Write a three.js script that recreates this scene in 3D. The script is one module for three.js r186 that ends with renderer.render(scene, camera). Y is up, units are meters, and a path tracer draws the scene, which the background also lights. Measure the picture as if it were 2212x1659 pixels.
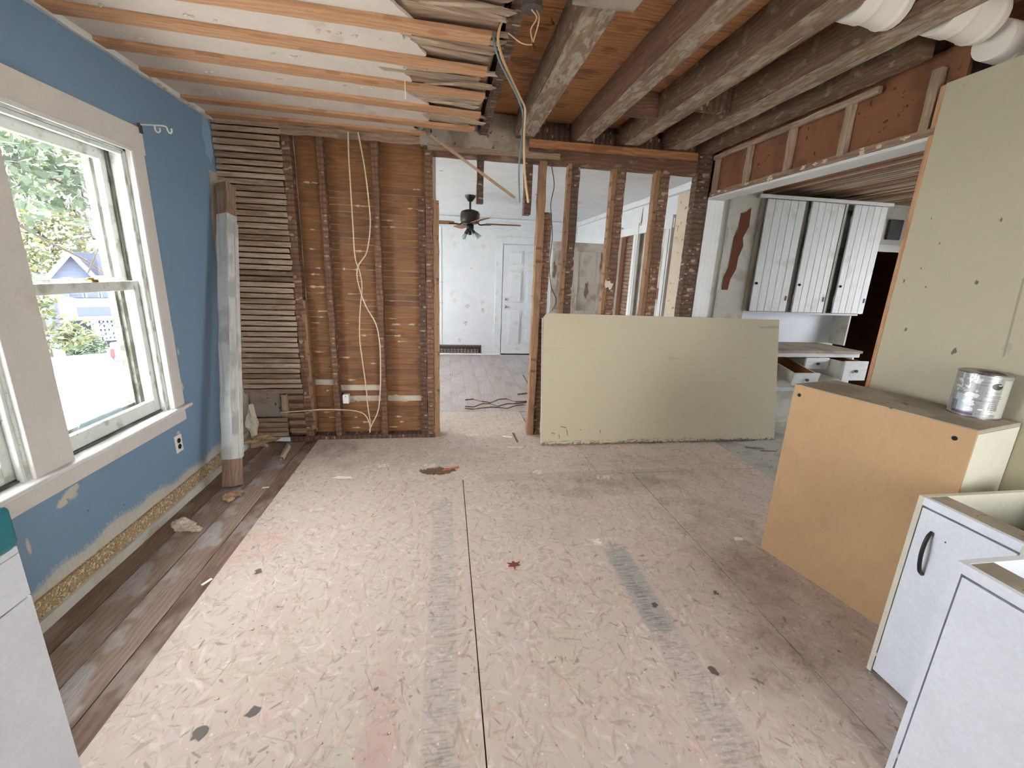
import * as THREE from 'three';
import { RoundedBoxGeometry } from 'three/addons/geometries/RoundedBoxGeometry.js';
import { mergeGeometries } from 'three/addons/utils/BufferGeometryUtils.js';

// ---------------------------------------------------------------- camera, sky, exposure
const scene = new THREE.Scene();
const W = 2212, H = 1659, F = 923.1, EYE = new THREE.Vector3(0, 1.54, 0);
const camera = new THREE.PerspectiveCamera(2 * Math.atan(H / 2 / F) * 180 / Math.PI, W / H, 0.05, 200);
camera.position.copy(EYE);
camera.rotation.order = 'YXZ';
camera.rotation.set(-0.254345, -0.159103, 0.038601);
camera.updateMatrixWorld(true);
scene.background = new THREE.Color().setRGB(0.94, 0.957, 1.0);
scene.backgroundIntensity = 19;
const renderer = new THREE.WebGLRenderer({ antialias: true });
renderer.toneMapping = THREE.LinearToneMapping;
renderer.toneMappingExposure = 1.06;
renderer.shadowMap.enabled = true;

// ---------------------------------------------------------------- helpers
const rngOf = (s) => () => { s |= 0; s = s + 0x6D2B79F5 | 0; let t = Math.imul(s ^ s >>> 15, 1 | s); t = t + Math.imul(t ^ t >>> 7, 61 | t) ^ t; return ((t ^ t >>> 14) >>> 0) / 4294967296; };
const R = rngOf(7);
const rr = (a, b) => a + (b - a) * R();
const V = (x, y, z) => new THREE.Vector3(x, y, z);
const rayOf = (px, py) => V((px - W / 2) / F, -(py - H / 2) / F, -1).applyEuler(camera.rotation);
const onAxis = (px, py, ax, v) => { const d = rayOf(px, py); return d.multiplyScalar((v - EYE[ax]) / d[ax]).add(EYE); };
const onX = (px, py, v) => onAxis(px, py, 'x', v), onY = (px, py, v) => onAxis(px, py, 'y', v), onZ = (px, py, v) => onAxis(px, py, 'z', v);
const fl = (px, py) => onY(px, py, 0);

const taken = new Map();
const numbered = (n) => { const k = taken.get(n) ?? 0; taken.set(n, k + 1); return k ? `${n}_${String(k).padStart(3, '0')}` : n; };
function thing(name, label, category, pos = [0, 0, 0], turn = 0, group) {
  const o = new THREE.Group(); o.name = numbered(name); o.position.set(...pos); o.rotation.y = turn;
  o.userData = { label, category }; if (group) o.userData.group = group;
  scene.add(o); return o;
}
function structure(name, label, category = 'structure') {
  const o = new THREE.Group(); o.name = numbered(name); o.userData = { kind: 'structure', label, category }; scene.add(o); return o;
}
function mesh(name, geo, mat, parent, x = 0, y = 0, z = 0, rx = 0, ry = 0, rz = 0) {
  const m = new THREE.Mesh(geo, mat); m.name = name; m.position.set(x, y, z); m.rotation.set(rx, ry, rz);
  m.castShadow = m.receiveShadow = true; parent.add(m); return m;
}
function tag(m, label, category, group, kind) {
  m.name = numbered(m.name); m.userData = { label, category }; if (group) m.userData.group = group; if (kind) m.userData.kind = kind; scene.add(m); return m;
}
// box with uv in metres; the grain (u) runs along the axis g; jit roughens edges along the grain
function bx(w, h, d, o = {}) {
  const dims = [w, h, d], g = o.g ?? dims.indexOf(Math.max(...dims)), seg = [1, 1, 1];
  if (o.jit) seg[g] = o.seg ?? Math.max(2, Math.min(24, Math.round(dims[g] / 0.1)));
  const geo = o.r ? new RoundedBoxGeometry(w, h, d, 2, o.r) : new THREE.BoxGeometry(w, h, d, ...seg);
  const p = geo.attributes.position, n = geo.attributes.normal, uv = geo.attributes.uv;
  const ou = o.u ?? R() * 7, ov = o.v ?? R() * 7, seed = R() * 100;
  const oth = [0, 1, 2].filter((k) => k !== g);
  for (let i = 0; i < p.count; i++) {
    const c = [p.getX(i), p.getY(i), p.getZ(i)], nn = [n.getX(i), n.getY(i), n.getZ(i)].map(Math.abs);
    const big = nn.indexOf(Math.max(...nn));
    let u, v;
    if (big === g) { u = c[oth[0]] * 0.3; v = c[oth[1]]; } else { u = c[g]; v = c[oth.find((k) => k !== big)] + big * 0.17; }
    uv.setXY(i, u + ou, v + ov);
    if (o.jit) {
      const t = c[g] * 9 + seed, e = [0, 0, 0];
      oth.forEach((k, q) => { const s = Math.sign(c[k]); e[k] = o.jit * (Math.sin(t * 1.7 + s * 2.1 + q * 4) * 0.6 + Math.sin(t * 4.1 + s * 5 + q) * 0.4) * Math.min(1, dims[k] / 0.04); });
      if (o.end) { const s = Math.sign(c[g]); if (Math.abs(c[g]) > dims[g] / 2 - 1e-6) e[g] = s * o.end * Math.sin(seed * 3 + c[oth[0]] * 60 + c[oth[1]] * 90 + s); }
      p.setXYZ(i, c[0] + e[0], c[1] + e[1], c[2] + e[2]);
    }
  }
  return geo;
}
// box given by its limits
const lim = (name, x0, x1, y0, y1, z0, z1, mat, parent, o) => mesh(name, bx(Math.abs(x1 - x0), Math.abs(y1 - y0), Math.abs(z1 - z0), o), mat, parent, (x0 + x1) / 2, (y0 + y1) / 2, (z0 + z1) / 2);
// a bar between two points (square section w x t); the length runs along the local y axis
function bar(name, a, b, w, t, mat, parent, o = {}) {
  const d = b.clone().sub(a), m = mesh(name, bx(w, d.length(), t, { g: 1, ...o }), mat, parent);
  m.position.copy(a).add(b).multiplyScalar(0.5); m.quaternion.setFromUnitVectors(V(0, 1, 0), d.normalize()); return m;
}
const tube = (name, pts, r, mat, parent, n = 60, rs = 7) => mesh(name, new THREE.TubeGeometry(new THREE.CatmullRomCurve3(pts), n, r, rs), mat, parent);
function slab(pts, t, o = {}) {   // outline in x,y extruded by t along z
  const s = new THREE.Shape(pts.map(([x, y]) => new THREE.Vector2(x, y)));
  (o.holes ?? []).forEach((h) => s.holes.push(new THREE.Path(h.map(([x, y]) => new THREE.Vector2(x, y)))));
  return new THREE.ExtrudeGeometry(s, { depth: t, bevelEnabled: !!o.bevel, bevelSize: o.bevel ?? 0, bevelThickness: o.bevel ?? 0, bevelSegments: 1 });
}
function lump(r, sq, seed, rough = 0.4, det = 2) {   // irregular chunk
  const g = new THREE.IcosahedronGeometry(r, det), p = g.attributes.position;
  for (let i = 0; i < p.count; i++) {
    const v = V(p.getX(i), p.getY(i), p.getZ(i)), q = v.clone().multiplyScalar(3.2 / r);
    const k = 1 + rough * (Math.sin(q.x + seed) * Math.sin(q.y * 1.3 + seed * 2) + 0.6 * Math.sin(q.z * 2.1 + seed * 3 + q.x) + 0.3 * Math.sin(q.y * 4 + q.x * 3.3 + seed));
    v.multiplyScalar(k); p.setXYZ(i, v.x * sq[0], v.y * sq[1], v.z * sq[2]);
  }
  g.computeVertexNormals(); return g;
}

// ---------------------------------------------------------------- textures
function valueNoise(seed) {
  const r = rngOf(seed), N = 256, t = new Float32Array(N * N); for (let i = 0; i < t.length; i++) t[i] = r();
  return (x, y, px = 256, py = 256) => {
    let xi = Math.floor(x), yi = Math.floor(y); const fx = x - xi, fy = y - yi, u = fx * fx * (3 - 2 * fx), v = fy * fy * (3 - 2 * fy);
    const m = (a, b) => ((a % b) + b) % b, x0 = m(xi, px), x1 = m(xi + 1, px), y0 = m(yi, py), y1 = m(yi + 1, py);
    const a = t[y0 * N + x0], b = t[y0 * N + x1], c = t[y1 * N + x0], d = t[y1 * N + x1];
    return a + (b - a) * u + (c - a) * v + (a - b - c + d) * u * v;
  };
}
const N1 = valueNoise(11), N2 = valueNoise(23), N3 = valueNoise(37);
const fbm = (n, x, y, p, oct = 4) => { let s = 0, a = 0.5; for (let o = 0; o < oct; o++) { s += a * n(x, y, p[0], p[1]); x *= 2; y *= 2; p = [p[0] * 2, p[1] * 2]; a /= 2; } return s / (1 - 2 * a + 0.0001 + a); };
function paint(w, h, fn, o = {}) {   // fn(u, v) -> [r, g, b] in sRGB 0..255
  const d = new Uint8Array(w * h * 4);
  for (let j = 0; j < h; j++) for (let i = 0; i < w; i++) { const c = fn(i / w, j / h), k = (j * w + i) * 4; d[k] = Math.max(0, Math.min(255, c[0])); d[k + 1] = Math.max(0, Math.min(255, c[1])); d[k + 2] = Math.max(0, Math.min(255, c[2])); d[k + 3] = 255; }
  const t = new THREE.DataTexture(d, w, h); t.wrapS = t.wrapT = THREE.RepeatWrapping; t.magFilter = THREE.LinearFilter; t.minFilter = THREE.LinearMipmapLinearFilter; t.generateMipmaps = true;
  if (!o.data) t.colorSpace = THREE.SRGBColorSpace;
  if (o.rep) t.repeat.set(...o.rep);
  t.needsUpdate = true; return t;
}
const mixc = (a, b, t) => [a[0] + (b[0] - a[0]) * t, a[1] + (b[1] - a[1]) * t, a[2] + (b[2] - a[2]) * t];
const sst = (a, b, x) => { const t = Math.max(0, Math.min(1, (x - a) / (b - a))); return t * t * (3 - 2 * t); };
// timber: u 1 m along the grain, v 0.5 m across; dirt / residue is blotches of another colour
function timber(base, dark, o = {}) {
  const map = paint(512, 256, (u, v) => {
    const warp = (fbm(N2, u * 3, v * 4, [3, 4], 3) - 0.5) * 3;
    const rings = 0.5 + 0.5 * Math.sin((v * (o.rings ?? 16) * 6.283) + warp * 6);
    const fine = N1(u * 10, v * 128, 10, 128) * 0.55 + N3(u * 32, v * 64, 32, 64) * 0.45;
    let c = mixc(base, dark, Math.min(1, rings * 0.35 + fine * 0.6));
    const knot = sst(0.83, 0.9, N3(u * 5 + 2, v * 6 + 4, 5, 6)); c = mixc(c, dark, knot * (o.knot ?? 0.5));
    if (o.res) {
      const b = fbm(N1, u * (o.rs?.[0] ?? 8), v * (o.rs?.[1] ?? 10), o.rs ?? [8, 10], 4) + (fine - 0.5) * 0.12;
      c = mixc(c, mixc(o.res, [o.res[0] * 0.75, o.res[1] * 0.75, o.res[2] * 0.75], fine), sst(o.cut ?? 0.55, (o.cut ?? 0.55) + 0.1, b) * (o.amt ?? 0.7));
    }
    if (o.marks) { const m = 0.5 + 0.5 * Math.sin(u * 6.283 * 22 + (N2(u * 30, v * 9, 30, 9) - 0.5) * 2.4), e = N3(u * 44 + 5, v * 12, 44, 12); c = mixc(c, o.marks, sst(0.55, 0.8, m) * 0.6); c = mixc(c, [196, 182, 164], sst(0.7, 0.78, e * 0.75 + m * 0.2) * 0.6); }
    if (o.soot) c = mixc(c, o.soot, sst(0.5, 0.75, fbm(N2, u * 4 + 1, v * 4, [4, 4], 4)) * (o.sa ?? 0.6));
    return c;
  }, { rep: [1, 2] });
  return new THREE.MeshStandardMaterial({ map, roughness: o.rough ?? 0.85, bumpMap: map, bumpScale: o.bump ?? 0.003 });
}
// paint film with grain, grime and chips
function coat(base, o = {}) {
  const map = paint(512, 512, (u, v) => {
    const a = fbm(N1, u * 6, v * 6, [6, 6], 5), b = N2(u * 120, v * 120, 120, 120), ch = fbm(N3, u * 32, v * 32, [32, 32], 4);
    let c = base.map((x) => x * (0.95 + 0.07 * a + 0.03 * (b - 0.5)));
    if (o.grime) c = mixc(c, o.grime, sst(o.gc ?? 0.55, (o.gc ?? 0.55) + 0.25, a) * (o.ga ?? 0.3));
    if (o.chip) c = mixc(c, o.chip, sst(o.cc ?? 0.7, (o.cc ?? 0.7) + 0.03, ch));
    if (o.streak) c = mixc(c, o.streak, sst(0.55, 0.9, N2(u * 5, v * 90, 5, 90)) * 0.3);
    return c;
  }, { rep: o.rep ?? [1, 1] });
  return new THREE.MeshStandardMaterial({ map, roughness: o.rough ?? 0.6, bumpMap: map, bumpScale: o.bump ?? 0.0008 });
}
const plain = (r, g, b, rough = 0.7, metal = 0) => new THREE.MeshStandardMaterial({ color: new THREE.Color(r / 255, g / 255, b / 255).convertSRGBToLinear(), roughness: rough, metalness: metal });

const M = {
  lathGrey: timber([190, 166, 140], [138, 114, 92], { res: [206, 194, 180], rs: [6, 20], cut: 0.56, amt: 0.5, soot: [122, 104, 88] }),
  lathGrey2: timber([170, 144, 120], [120, 96, 78], { res: [188, 172, 154], rs: [8, 12], cut: 0.6, amt: 0.4, soot: [104, 86, 72] }),
  lathGrey3: timber([206, 186, 164], [156, 132, 110], { res: [204, 192, 180], rs: [9, 16], cut: 0.55, amt: 0.4 }),
  lathBrown: timber([156, 110, 70], [126, 84, 52], { res: [112, 78, 54], rs: [5, 8], cut: 0.55, amt: 0.5, bump: 0.001 }),
  lathBrown2: timber([150, 104, 66], [118, 78, 50], { res: [168, 128, 94], rs: [7, 9], cut: 0.62, amt: 0.4, bump: 0.001 }),
  lathBrown3: timber([140, 96, 64], [112, 74, 52], { soot: [104, 74, 56], bump: 0.001 }),
  stud: timber([142, 106, 80], [96, 68, 50], { res: [186, 170, 152], rs: [24, 6], cut: 0.64, amt: 0.5, soot: [92, 70, 54], marks: [78, 56, 42] }),
  studFresh: timber([166, 130, 98], [126, 94, 68], { soot: [104, 80, 62], sa: 0.5, res: [92, 70, 54], rs: [26, 5], cut: 0.6, amt: 0.6 }),
  studDark: timber([112, 84, 66], [72, 52, 40], { res: [168, 154, 140], rs: [26, 5], cut: 0.64, amt: 0.5, marks: [58, 42, 33] }),
  joist: timber([134, 106, 82], [84, 63, 47], { res: [166, 152, 134], rs: [16, 14], cut: 0.58, amt: 0.65, soot: [80, 62, 48], sa: 0.6 }),
  joistUnder: timber([160, 138, 114], [112, 90, 72], { res: [192, 178, 158], rs: [12, 16], cut: 0.5, amt: 0.8, soot: [104, 82, 66], sa: 0.5 }),
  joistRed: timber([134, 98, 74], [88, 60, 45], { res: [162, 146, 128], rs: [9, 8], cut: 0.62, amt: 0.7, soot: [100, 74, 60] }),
  deck: timber([198, 144, 100], [150, 100, 66], { res: [118, 78, 54], rs: [5, 6], cut: 0.58, amt: 0.5, knot: 0.8 }),
  strip: timber([206, 164, 126], [168, 122, 88], { knot: 0.9, res: [204, 182, 162], rs: [12, 10], cut: 0.68, amt: 0.6 }),
  board: timber([178, 124, 82], [128, 82, 52], { knot: 0.8 }),
  oldFloor: timber([166, 146, 132], [124, 104, 90], { res: [196, 188, 184], rs: [4, 3], cut: 0.46, amt: 0.85, soot: [112, 88, 72], sa: 0.8, rough: 0.75 }),
  oldFloor2: timber([146, 122, 106], [108, 86, 72], { res: [182, 170, 162], rs: [4, 3], cut: 0.55, amt: 0.8, soot: [92, 70, 56], sa: 0.8 }),
  farFloor: timber([190, 180, 174], [160, 148, 144], { res: [204, 200, 202], rs: [3, 4], cut: 0.48, amt: 0.7, soot: [156, 140, 130], rough: 0.6 }),
  plasterGrey: coat([160, 148, 134], { grime: [118, 104, 90], gc: 0.42, ga: 0.8, chip: [80, 68, 58], cc: 0.74, bump: 0.004, rough: 0.95 }),
  plaster: coat([214, 202, 190], { grime: [172, 150, 130], gc: 0.62, ga: 0.5, bump: 0.001, rough: 0.92 }),
  plasterOld: coat([212, 202, 184], { grime: [180, 160, 132], gc: 0.5, ga: 0.6, rough: 0.95 }),
  keys: plain(206, 190, 166, 0.95),
  white: coat([226, 228, 226], { grime: [184, 180, 168], gc: 0.6, ga: 0.5, chip: [120, 108, 92], cc: 0.86, streak: [196, 196, 188], rough: 0.5 }),
  casing: coat([216, 213, 207], { grime: [178, 170, 156], gc: 0.62, ga: 0.45, chip: [140, 124, 104], cc: 0.88, rough: 0.55 }),
  sash: coat([222, 228, 222], { grime: [150, 148, 132], gc: 0.5, ga: 0.7, chip: [110, 100, 84], cc: 0.8, rep: [2, 2], rough: 0.6 }),
  track: coat([112, 112, 102], { grime: [66, 64, 54], gc: 0.4, ga: 0.8, chip: [50, 46, 40], cc: 0.76, rep: [2, 2], rough: 0.7 }),
  farWall: coat([224, 228, 230], { grime: [196, 186, 176], gc: 0.6, ga: 0.5, chip: [150, 138, 128], cc: 0.9, rough: 0.8 }),
  farOld: coat([204, 198, 188], { grime: [150, 136, 120], gc: 0.46, ga: 0.7, chip: [116, 96, 80], cc: 0.84, streak: [150, 140, 128], rough: 0.8 }),
  hutch: coat([222, 226, 228], { grime: [170, 166, 152], gc: 0.56, ga: 0.5, chip: [110, 98, 82], cc: 0.855, streak: [190, 188, 178], rough: 0.55 }),
  hutchOld: coat([206, 206, 196], { grime: [150, 142, 124], gc: 0.5, ga: 0.5, chip: [112, 96, 78], cc: 0.86, rough: 0.7 }),
  melamine: coat([230, 237, 246], { grime: [220, 227, 236], gc: 0.6, ga: 0.3, rough: 0.38, bump: 0.0002 }),
  creamEdge: coat([216, 214, 196], { grime: [196, 192, 172], gc: 0.6, ga: 0.4, rough: 0.5, bump: 0.0003 }),
  carcass: coat([196, 194, 178], { grime: [150, 146, 128], gc: 0.5, ga: 0.6, rough: 0.6, bump: 0.0004 }),
  dusty: coat([170, 161, 142], { grime: [134, 126, 110], gc: 0.42, ga: 0.7, chip: [92, 84, 72], cc: 0.74, rough: 0.9 }),
  concrete: coat([214, 214, 208], { grime: [190, 188, 180], rough: 0.9 }),
  vinyl: coat([178, 178, 170], { grime: [132, 124, 112], gc: 0.45, ga: 0.7, chip: [92, 80, 70], cc: 0.74, rough: 0.5 }),
  brownPaper: coat([142, 94, 66], { grime: [108, 70, 50], gc: 0.45, ga: 0.7, chip: [84, 50, 36], cc: 0.74, rough: 0.9 }),
  insulation: coat([186, 158, 128], { grime: [140, 112, 86], gc: 0.4, ga: 0.8, rough: 1, bump: 0.006 }),
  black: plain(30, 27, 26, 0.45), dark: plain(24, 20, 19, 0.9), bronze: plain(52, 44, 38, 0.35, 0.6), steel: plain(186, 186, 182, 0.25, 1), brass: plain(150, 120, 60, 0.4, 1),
  cableWhite: plain(214, 198, 170, 0.6), cableBlue: plain(112, 140, 144, 0.5), cableTan: plain(206, 170, 132, 0.6), cableGrey: plain(62, 62, 60, 0.6),
  plastic: plain(236, 236, 232, 0.4), pvc: plain(206, 198, 178, 0.45), teal: plain(36, 124, 138, 0.55), red: plain(150, 14, 18, 0.3),
  duct: plain(222, 216, 206, 0.5), glass: new THREE.MeshPhysicalMaterial({ color: 0xffffff, roughness: 0.02, transmission: 1, thickness: 0, ior: 1.5 }),
  frost: new THREE.MeshPhysicalMaterial({ color: 0xc8d2d4, roughness: 0.2, transmission: 0.75, thickness: 0 }),
  leafRed: plain(126, 62, 44, 0.9), paper: plain(226, 222, 214, 0.9),
};

function canvasTex(w, h, draw) {
  const c = document.createElement('canvas'); c.width = w; c.height = h; const g = c.getContext('2d'); draw(g, w, h);
  const t = new THREE.CanvasTexture(c); t.colorSpace = THREE.SRGBColorSpace; t.wrapS = t.wrapT = THREE.ClampToEdgeWrapping; return t;
}
const rgba = (r, g, b, a = 1) => `rgba(${r | 0},${g | 0},${b | 0},${a})`;
function blotch(g, x, y, rx, ry, col, rnd, n = 16, rough = 0.45) {   // ragged patch
  g.fillStyle = col; g.beginPath();
  for (let i = 0; i < n; i++) { const a = i / n * 6.283, k = 1 + (rnd() - 0.5) * 2 * rough; const px = x + Math.cos(a) * rx * k, py = y + Math.sin(a) * ry * k; i ? g.lineTo(px, py) : g.moveTo(px, py); }
  g.closePath(); g.fill();
}

// ---------------------------------------------------------------- main dimensions
const XL = -1.727, XR = 2.36, ZS = -3.87, CEIL = 2.585, ZF = -8.13, ZK = 1.5;

// ---------------------------------------------------------------- floor
const FX0 = -1.2, FX1 = 2.7, FZ0 = -4.75, FZ1 = 0.3;
const floorTex = canvasTex(2048, 2048, (g, w, h) => {
  const r = rngOf(91), q = (a, b) => a + (b - a) * r(), X = (x) => (x - FX0) / (FX1 - FX0) * w, Y = (z) => (z - FZ0) / (FZ1 - FZ0) * h, sx = w / (FX1 - FX0), sz = h / (FZ1 - FZ0);
  g.fillStyle = rgba(197, 183, 170); g.fillRect(0, 0, w, h);
  const tones = [[218, 204, 190], [178, 158, 142], [206, 178, 162], [190, 184, 178], [160, 140, 122], [222, 206, 194], [196, 168, 150], [170, 156, 146]];
  for (let i = 0; i < 30000; i++) {   // strands
    const t = tones[(r() * tones.length) | 0]; g.save(); g.translate(q(0, w), q(0, h)); g.rotate(q(0, 3.14)); g.fillStyle = rgba(t[0], t[1], t[2], q(0.12, 0.6));
    const L = q(10, 46), B = q(3, 12); g.beginPath(); g.moveTo(-L / 2, q(-B, B) / 2); g.lineTo(q(-L, L) / 4, -B / 2); g.lineTo(L / 2, q(-B, B) / 2); g.lineTo(q(-L, L) / 4, B / 2); g.closePath(); g.fill();
    if (r() > 0.55) { g.strokeStyle = rgba(120, 98, 82, q(0.08, 0.34)); g.lineWidth = q(0.7, 1.8); g.beginPath(); g.moveTo(-L / 2, B / 2); g.lineTo(q(-L, L) / 4, B / 2 + q(-1, 1)); g.stroke(); }
    g.restore();
  }
  for (let i = 0; i < 520; i++) blotch(g, q(0, w), q(0, h), q(14, 70), q(14, 60), rgba(q(176, 206), q(166, 188), q(152, 180), q(0.05, 0.16)), r, 18, 0.6);
  for (let i = 0; i < 2600; i++) { g.save(); g.translate(q(0, w), q(0, h)); g.rotate(q(0, 3.14)); const k = q(84, 130); blotch(g, 0, 0, q(3, 12), q(0.8, 2.6), rgba(k, k * 0.86, k * 0.74, q(0.15, 0.5)), r, 7, 0.6); g.restore(); }
  const stain = (px, py, rx, rz, c, a, n = 70) => { const p = fl(px, py); for (let i = 0; i < n; i++) { const u = q(0, 6.283), k = Math.sqrt(r()); blotch(g, X(p.x + Math.cos(u) * rx * k), Y(p.z + Math.sin(u) * rz * k), q(6, 46), q(6, 40), rgba(c[0], c[1], c[2], a * q(0.3, 1)), r); } };
  stain(520, 1180, 0.22, 0.16, [198, 150, 134], 0.07); stain(830, 1490, 0.06, 0.2, [194, 146, 138], 0.09, 22); stain(815, 1610, 0.06, 0.1, [186, 136, 130], 0.09, 12); stain(700, 1250, 0.5, 0.4, [208, 194, 192], 0.07, 120);
  stain(560, 1430, 0.25, 0.3, [176, 152, 122], 0.05); stain(1300, 1050, 0.7, 0.14, [128, 116, 98], 0.1, 200); stain(1400, 1010, 0.8, 0.3, [134, 120, 104], 0.08, 240); stain(900, 985, 0.9, 0.25, [142, 130, 118], 0.08, 240); stain(1550, 1150, 0.35, 0.5, [132, 116, 102], 0.08, 200);
  stain(1700, 1300, 0.3, 0.4, [136, 118, 102], 0.08, 160); stain(1640, 1420, 0.25, 0.15, [118, 98, 78], 0.07, 80); stain(700, 970, 0.3, 0.2, [112, 102, 94], 0.09, 100); stain(1200, 1130, 0.35, 0.2, [152, 144, 124], 0.06, 90);
  // printed grey bands beside the sheet edges
  for (const [x0, x1, z0, z1] of [[-0.085, 0.045, -2.7, 0.3], [0.9, 1.05, -2.1, 0.3]]) {
    g.fillStyle = rgba(150, 152, 150, 0.2); g.fillRect(X(x0), Y(z0), (x1 - x0) * sx, (z1 - z0) * sz);
    for (let i = 0; i < 900; i++) { g.fillStyle = rgba(100, 102, 102, q(0.06, 0.24)); g.fillRect(X(q(x0, x1 - 0.03)), Y(q(z0, z1)), q(6, 30), q(1, 3)); }
    for (let i = 0; i < 260; i++) { g.fillStyle = rgba(214, 206, 200, q(0.1, 0.35)); g.fillRect(X(q(x0, x1 - 0.02)), Y(q(z0, z1)), q(4, 20), q(2, 6)); }
  }
  g.fillStyle = rgba(150, 152, 148, 0.4); g.fillRect(X(0.91), Y(-2.06), 0.13 * sx, 0.6 * sz);
  for (let i = 0; i < 90; i++) { g.fillStyle = rgba(84, 86, 86, q(0.15, 0.4)); g.fillRect(X(q(0.91, 0.97)), Y(q(-2.06, -1.46)), q(12, 40), 2); }
  const p1 = fl(1100, 1030); g.fillStyle = rgba(132, 134, 120, 0.22); g.fillRect(X(0.3), Y(-3.06), 1.7 * sx, 0.13 * sz);
  // scratches, specks, crumbs
  for (let i = 0; i < 900; i++) { g.strokeStyle = rgba(86, 72, 62, q(0.08, 0.3)); g.lineWidth = q(0.7, 2); const x = q(0, w), y = q(0, h), a = q(-0.6, 0.6) + 1.57 * (r() > 0.4), L = q(8, 60); g.beginPath(); g.moveTo(x, y); g.lineTo(x + Math.cos(a) * L, y + Math.sin(a) * L); g.stroke(); }
  for (let i = 0; i < 3000; i++) { const k = q(70, 120); blotch(g, q(0, w), q(0, h), q(0.6, 2.4), q(0.6, 2.0), rgba(k, k * 0.9, k * 0.82, q(0.2, 0.6)), r, 6); }
  for (let i = 0; i < 2200; i++) blotch(g, q(0, w), q(0, h), q(0.7, 2.6), q(0.7, 2.4), rgba(238, 230, 220, q(0.4, 0.9)), r, 5);
  for (let i = 0; i < 60; i++) blotch(g, q(0, w), q(0, h), q(2, 5), q(2, 4), rgba(78, 70, 64, q(0.25, 0.6)), r, 9);
  for (const [px, py, s] of [[545, 1540, 11], [430, 1585, 12], [560, 1234, 10], [1415, 1308, 8], [1545, 1280, 7], [1540, 1450, 10]]) { const p = fl(px, py); blotch(g, X(p.x), Y(p.z), s, s * 0.8, rgba(66, 60, 58, 0.75), r, 11); }
  for (const [px, py, rx] of [[930, 1005, 0.05], [1300, 1030, 0.07], [1290, 1170, 0.02], [1020, 940, 0.06], [1110, 965, 0.08], [830, 1005, 0.06], [1160, 1020, 0.04]]) { const p = fl(px, py); for (let i = 0; i < 34; i++) blotch(g, X(p.x + q(-rx, rx)), Y(p.z + q(-0.03, 0.03)), q(1, 7), q(1, 4), rgba(232, 230, 226, q(0.3, 0.8)), r, 6); }
  const pd = fl(945, 1018); for (let i = 0; i < 130; i++) { const k = q(56, 130); blotch(g, X(pd.x + q(-1, 1) * 0.14 * r()), Y(pd.z + q(-1, 1) * 0.07 * r()), q(2, 7), q(1, 5), rgba(k, k * 0.8, k * 0.66, 0.7), r, 7); }
});
const osb = new THREE.MeshStandardMaterial({ map: floorTex, roughness: 0.62, bumpMap: floorTex, bumpScale: 0.0012 });
const floor = structure('floor', 'dusty bare subfloor of sheets and old dark boards');
function sheet(x0, x1, z0, z1, y1 = 0, t = 0.018, rz = 0) {
  const m = lim('osb_sheet', x0, x1, y1 - t, y1, z0, z1, osb, floor), p = m.geometry.attributes.position, uv = m.geometry.attributes.uv;
  for (let i = 0; i < p.count; i++) uv.setXY(i, (p.getX(i) + (x0 + x1) / 2 - FX0) / (FX1 - FX0), 1 - (p.getZ(i) + (z0 + z1) / 2 - FZ0) / (FZ1 - FZ0));
  return m;
}
sheet(-1.152, 0.126, -2.98, -1.0); sheet(-1.152, 0.126, -0.996, ZK); sheet(0.131, 1.5, -3.0, -0.6); sheet(0.131, 1.5, -0.596, ZK); sheet(1.504, 2.62, -3.0, ZK); sheet(-1.15, 1.21, -3.94, -2.984, -0.001); sheet(1.214, 2.62, -3.94, -3.004); sheet(-0.12, 0.84, -4.62, -3.944, -0.003);
for (const [x0, x1, m] of [[-1.74, -1.585, M.oldFloor2], [-1.58, -1.425, M.oldFloor], [-1.42, -1.265, M.oldFloor], [-1.26, -1.05, M.oldFloor2]]) lim('plank', x0, x1, -0.045, -0.02 - R() * 0.003, -3.95, ZK, m, floor, { g: 2 });
lim('subfloor', -2.6, 6.7, -0.14, -0.05, -5.1, 1.7, M.oldFloor2, floor); lim('subfloor', -2.6, 4.95, -0.14, -0.05, -8.4, -5.101, M.oldFloor2, floor);

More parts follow.
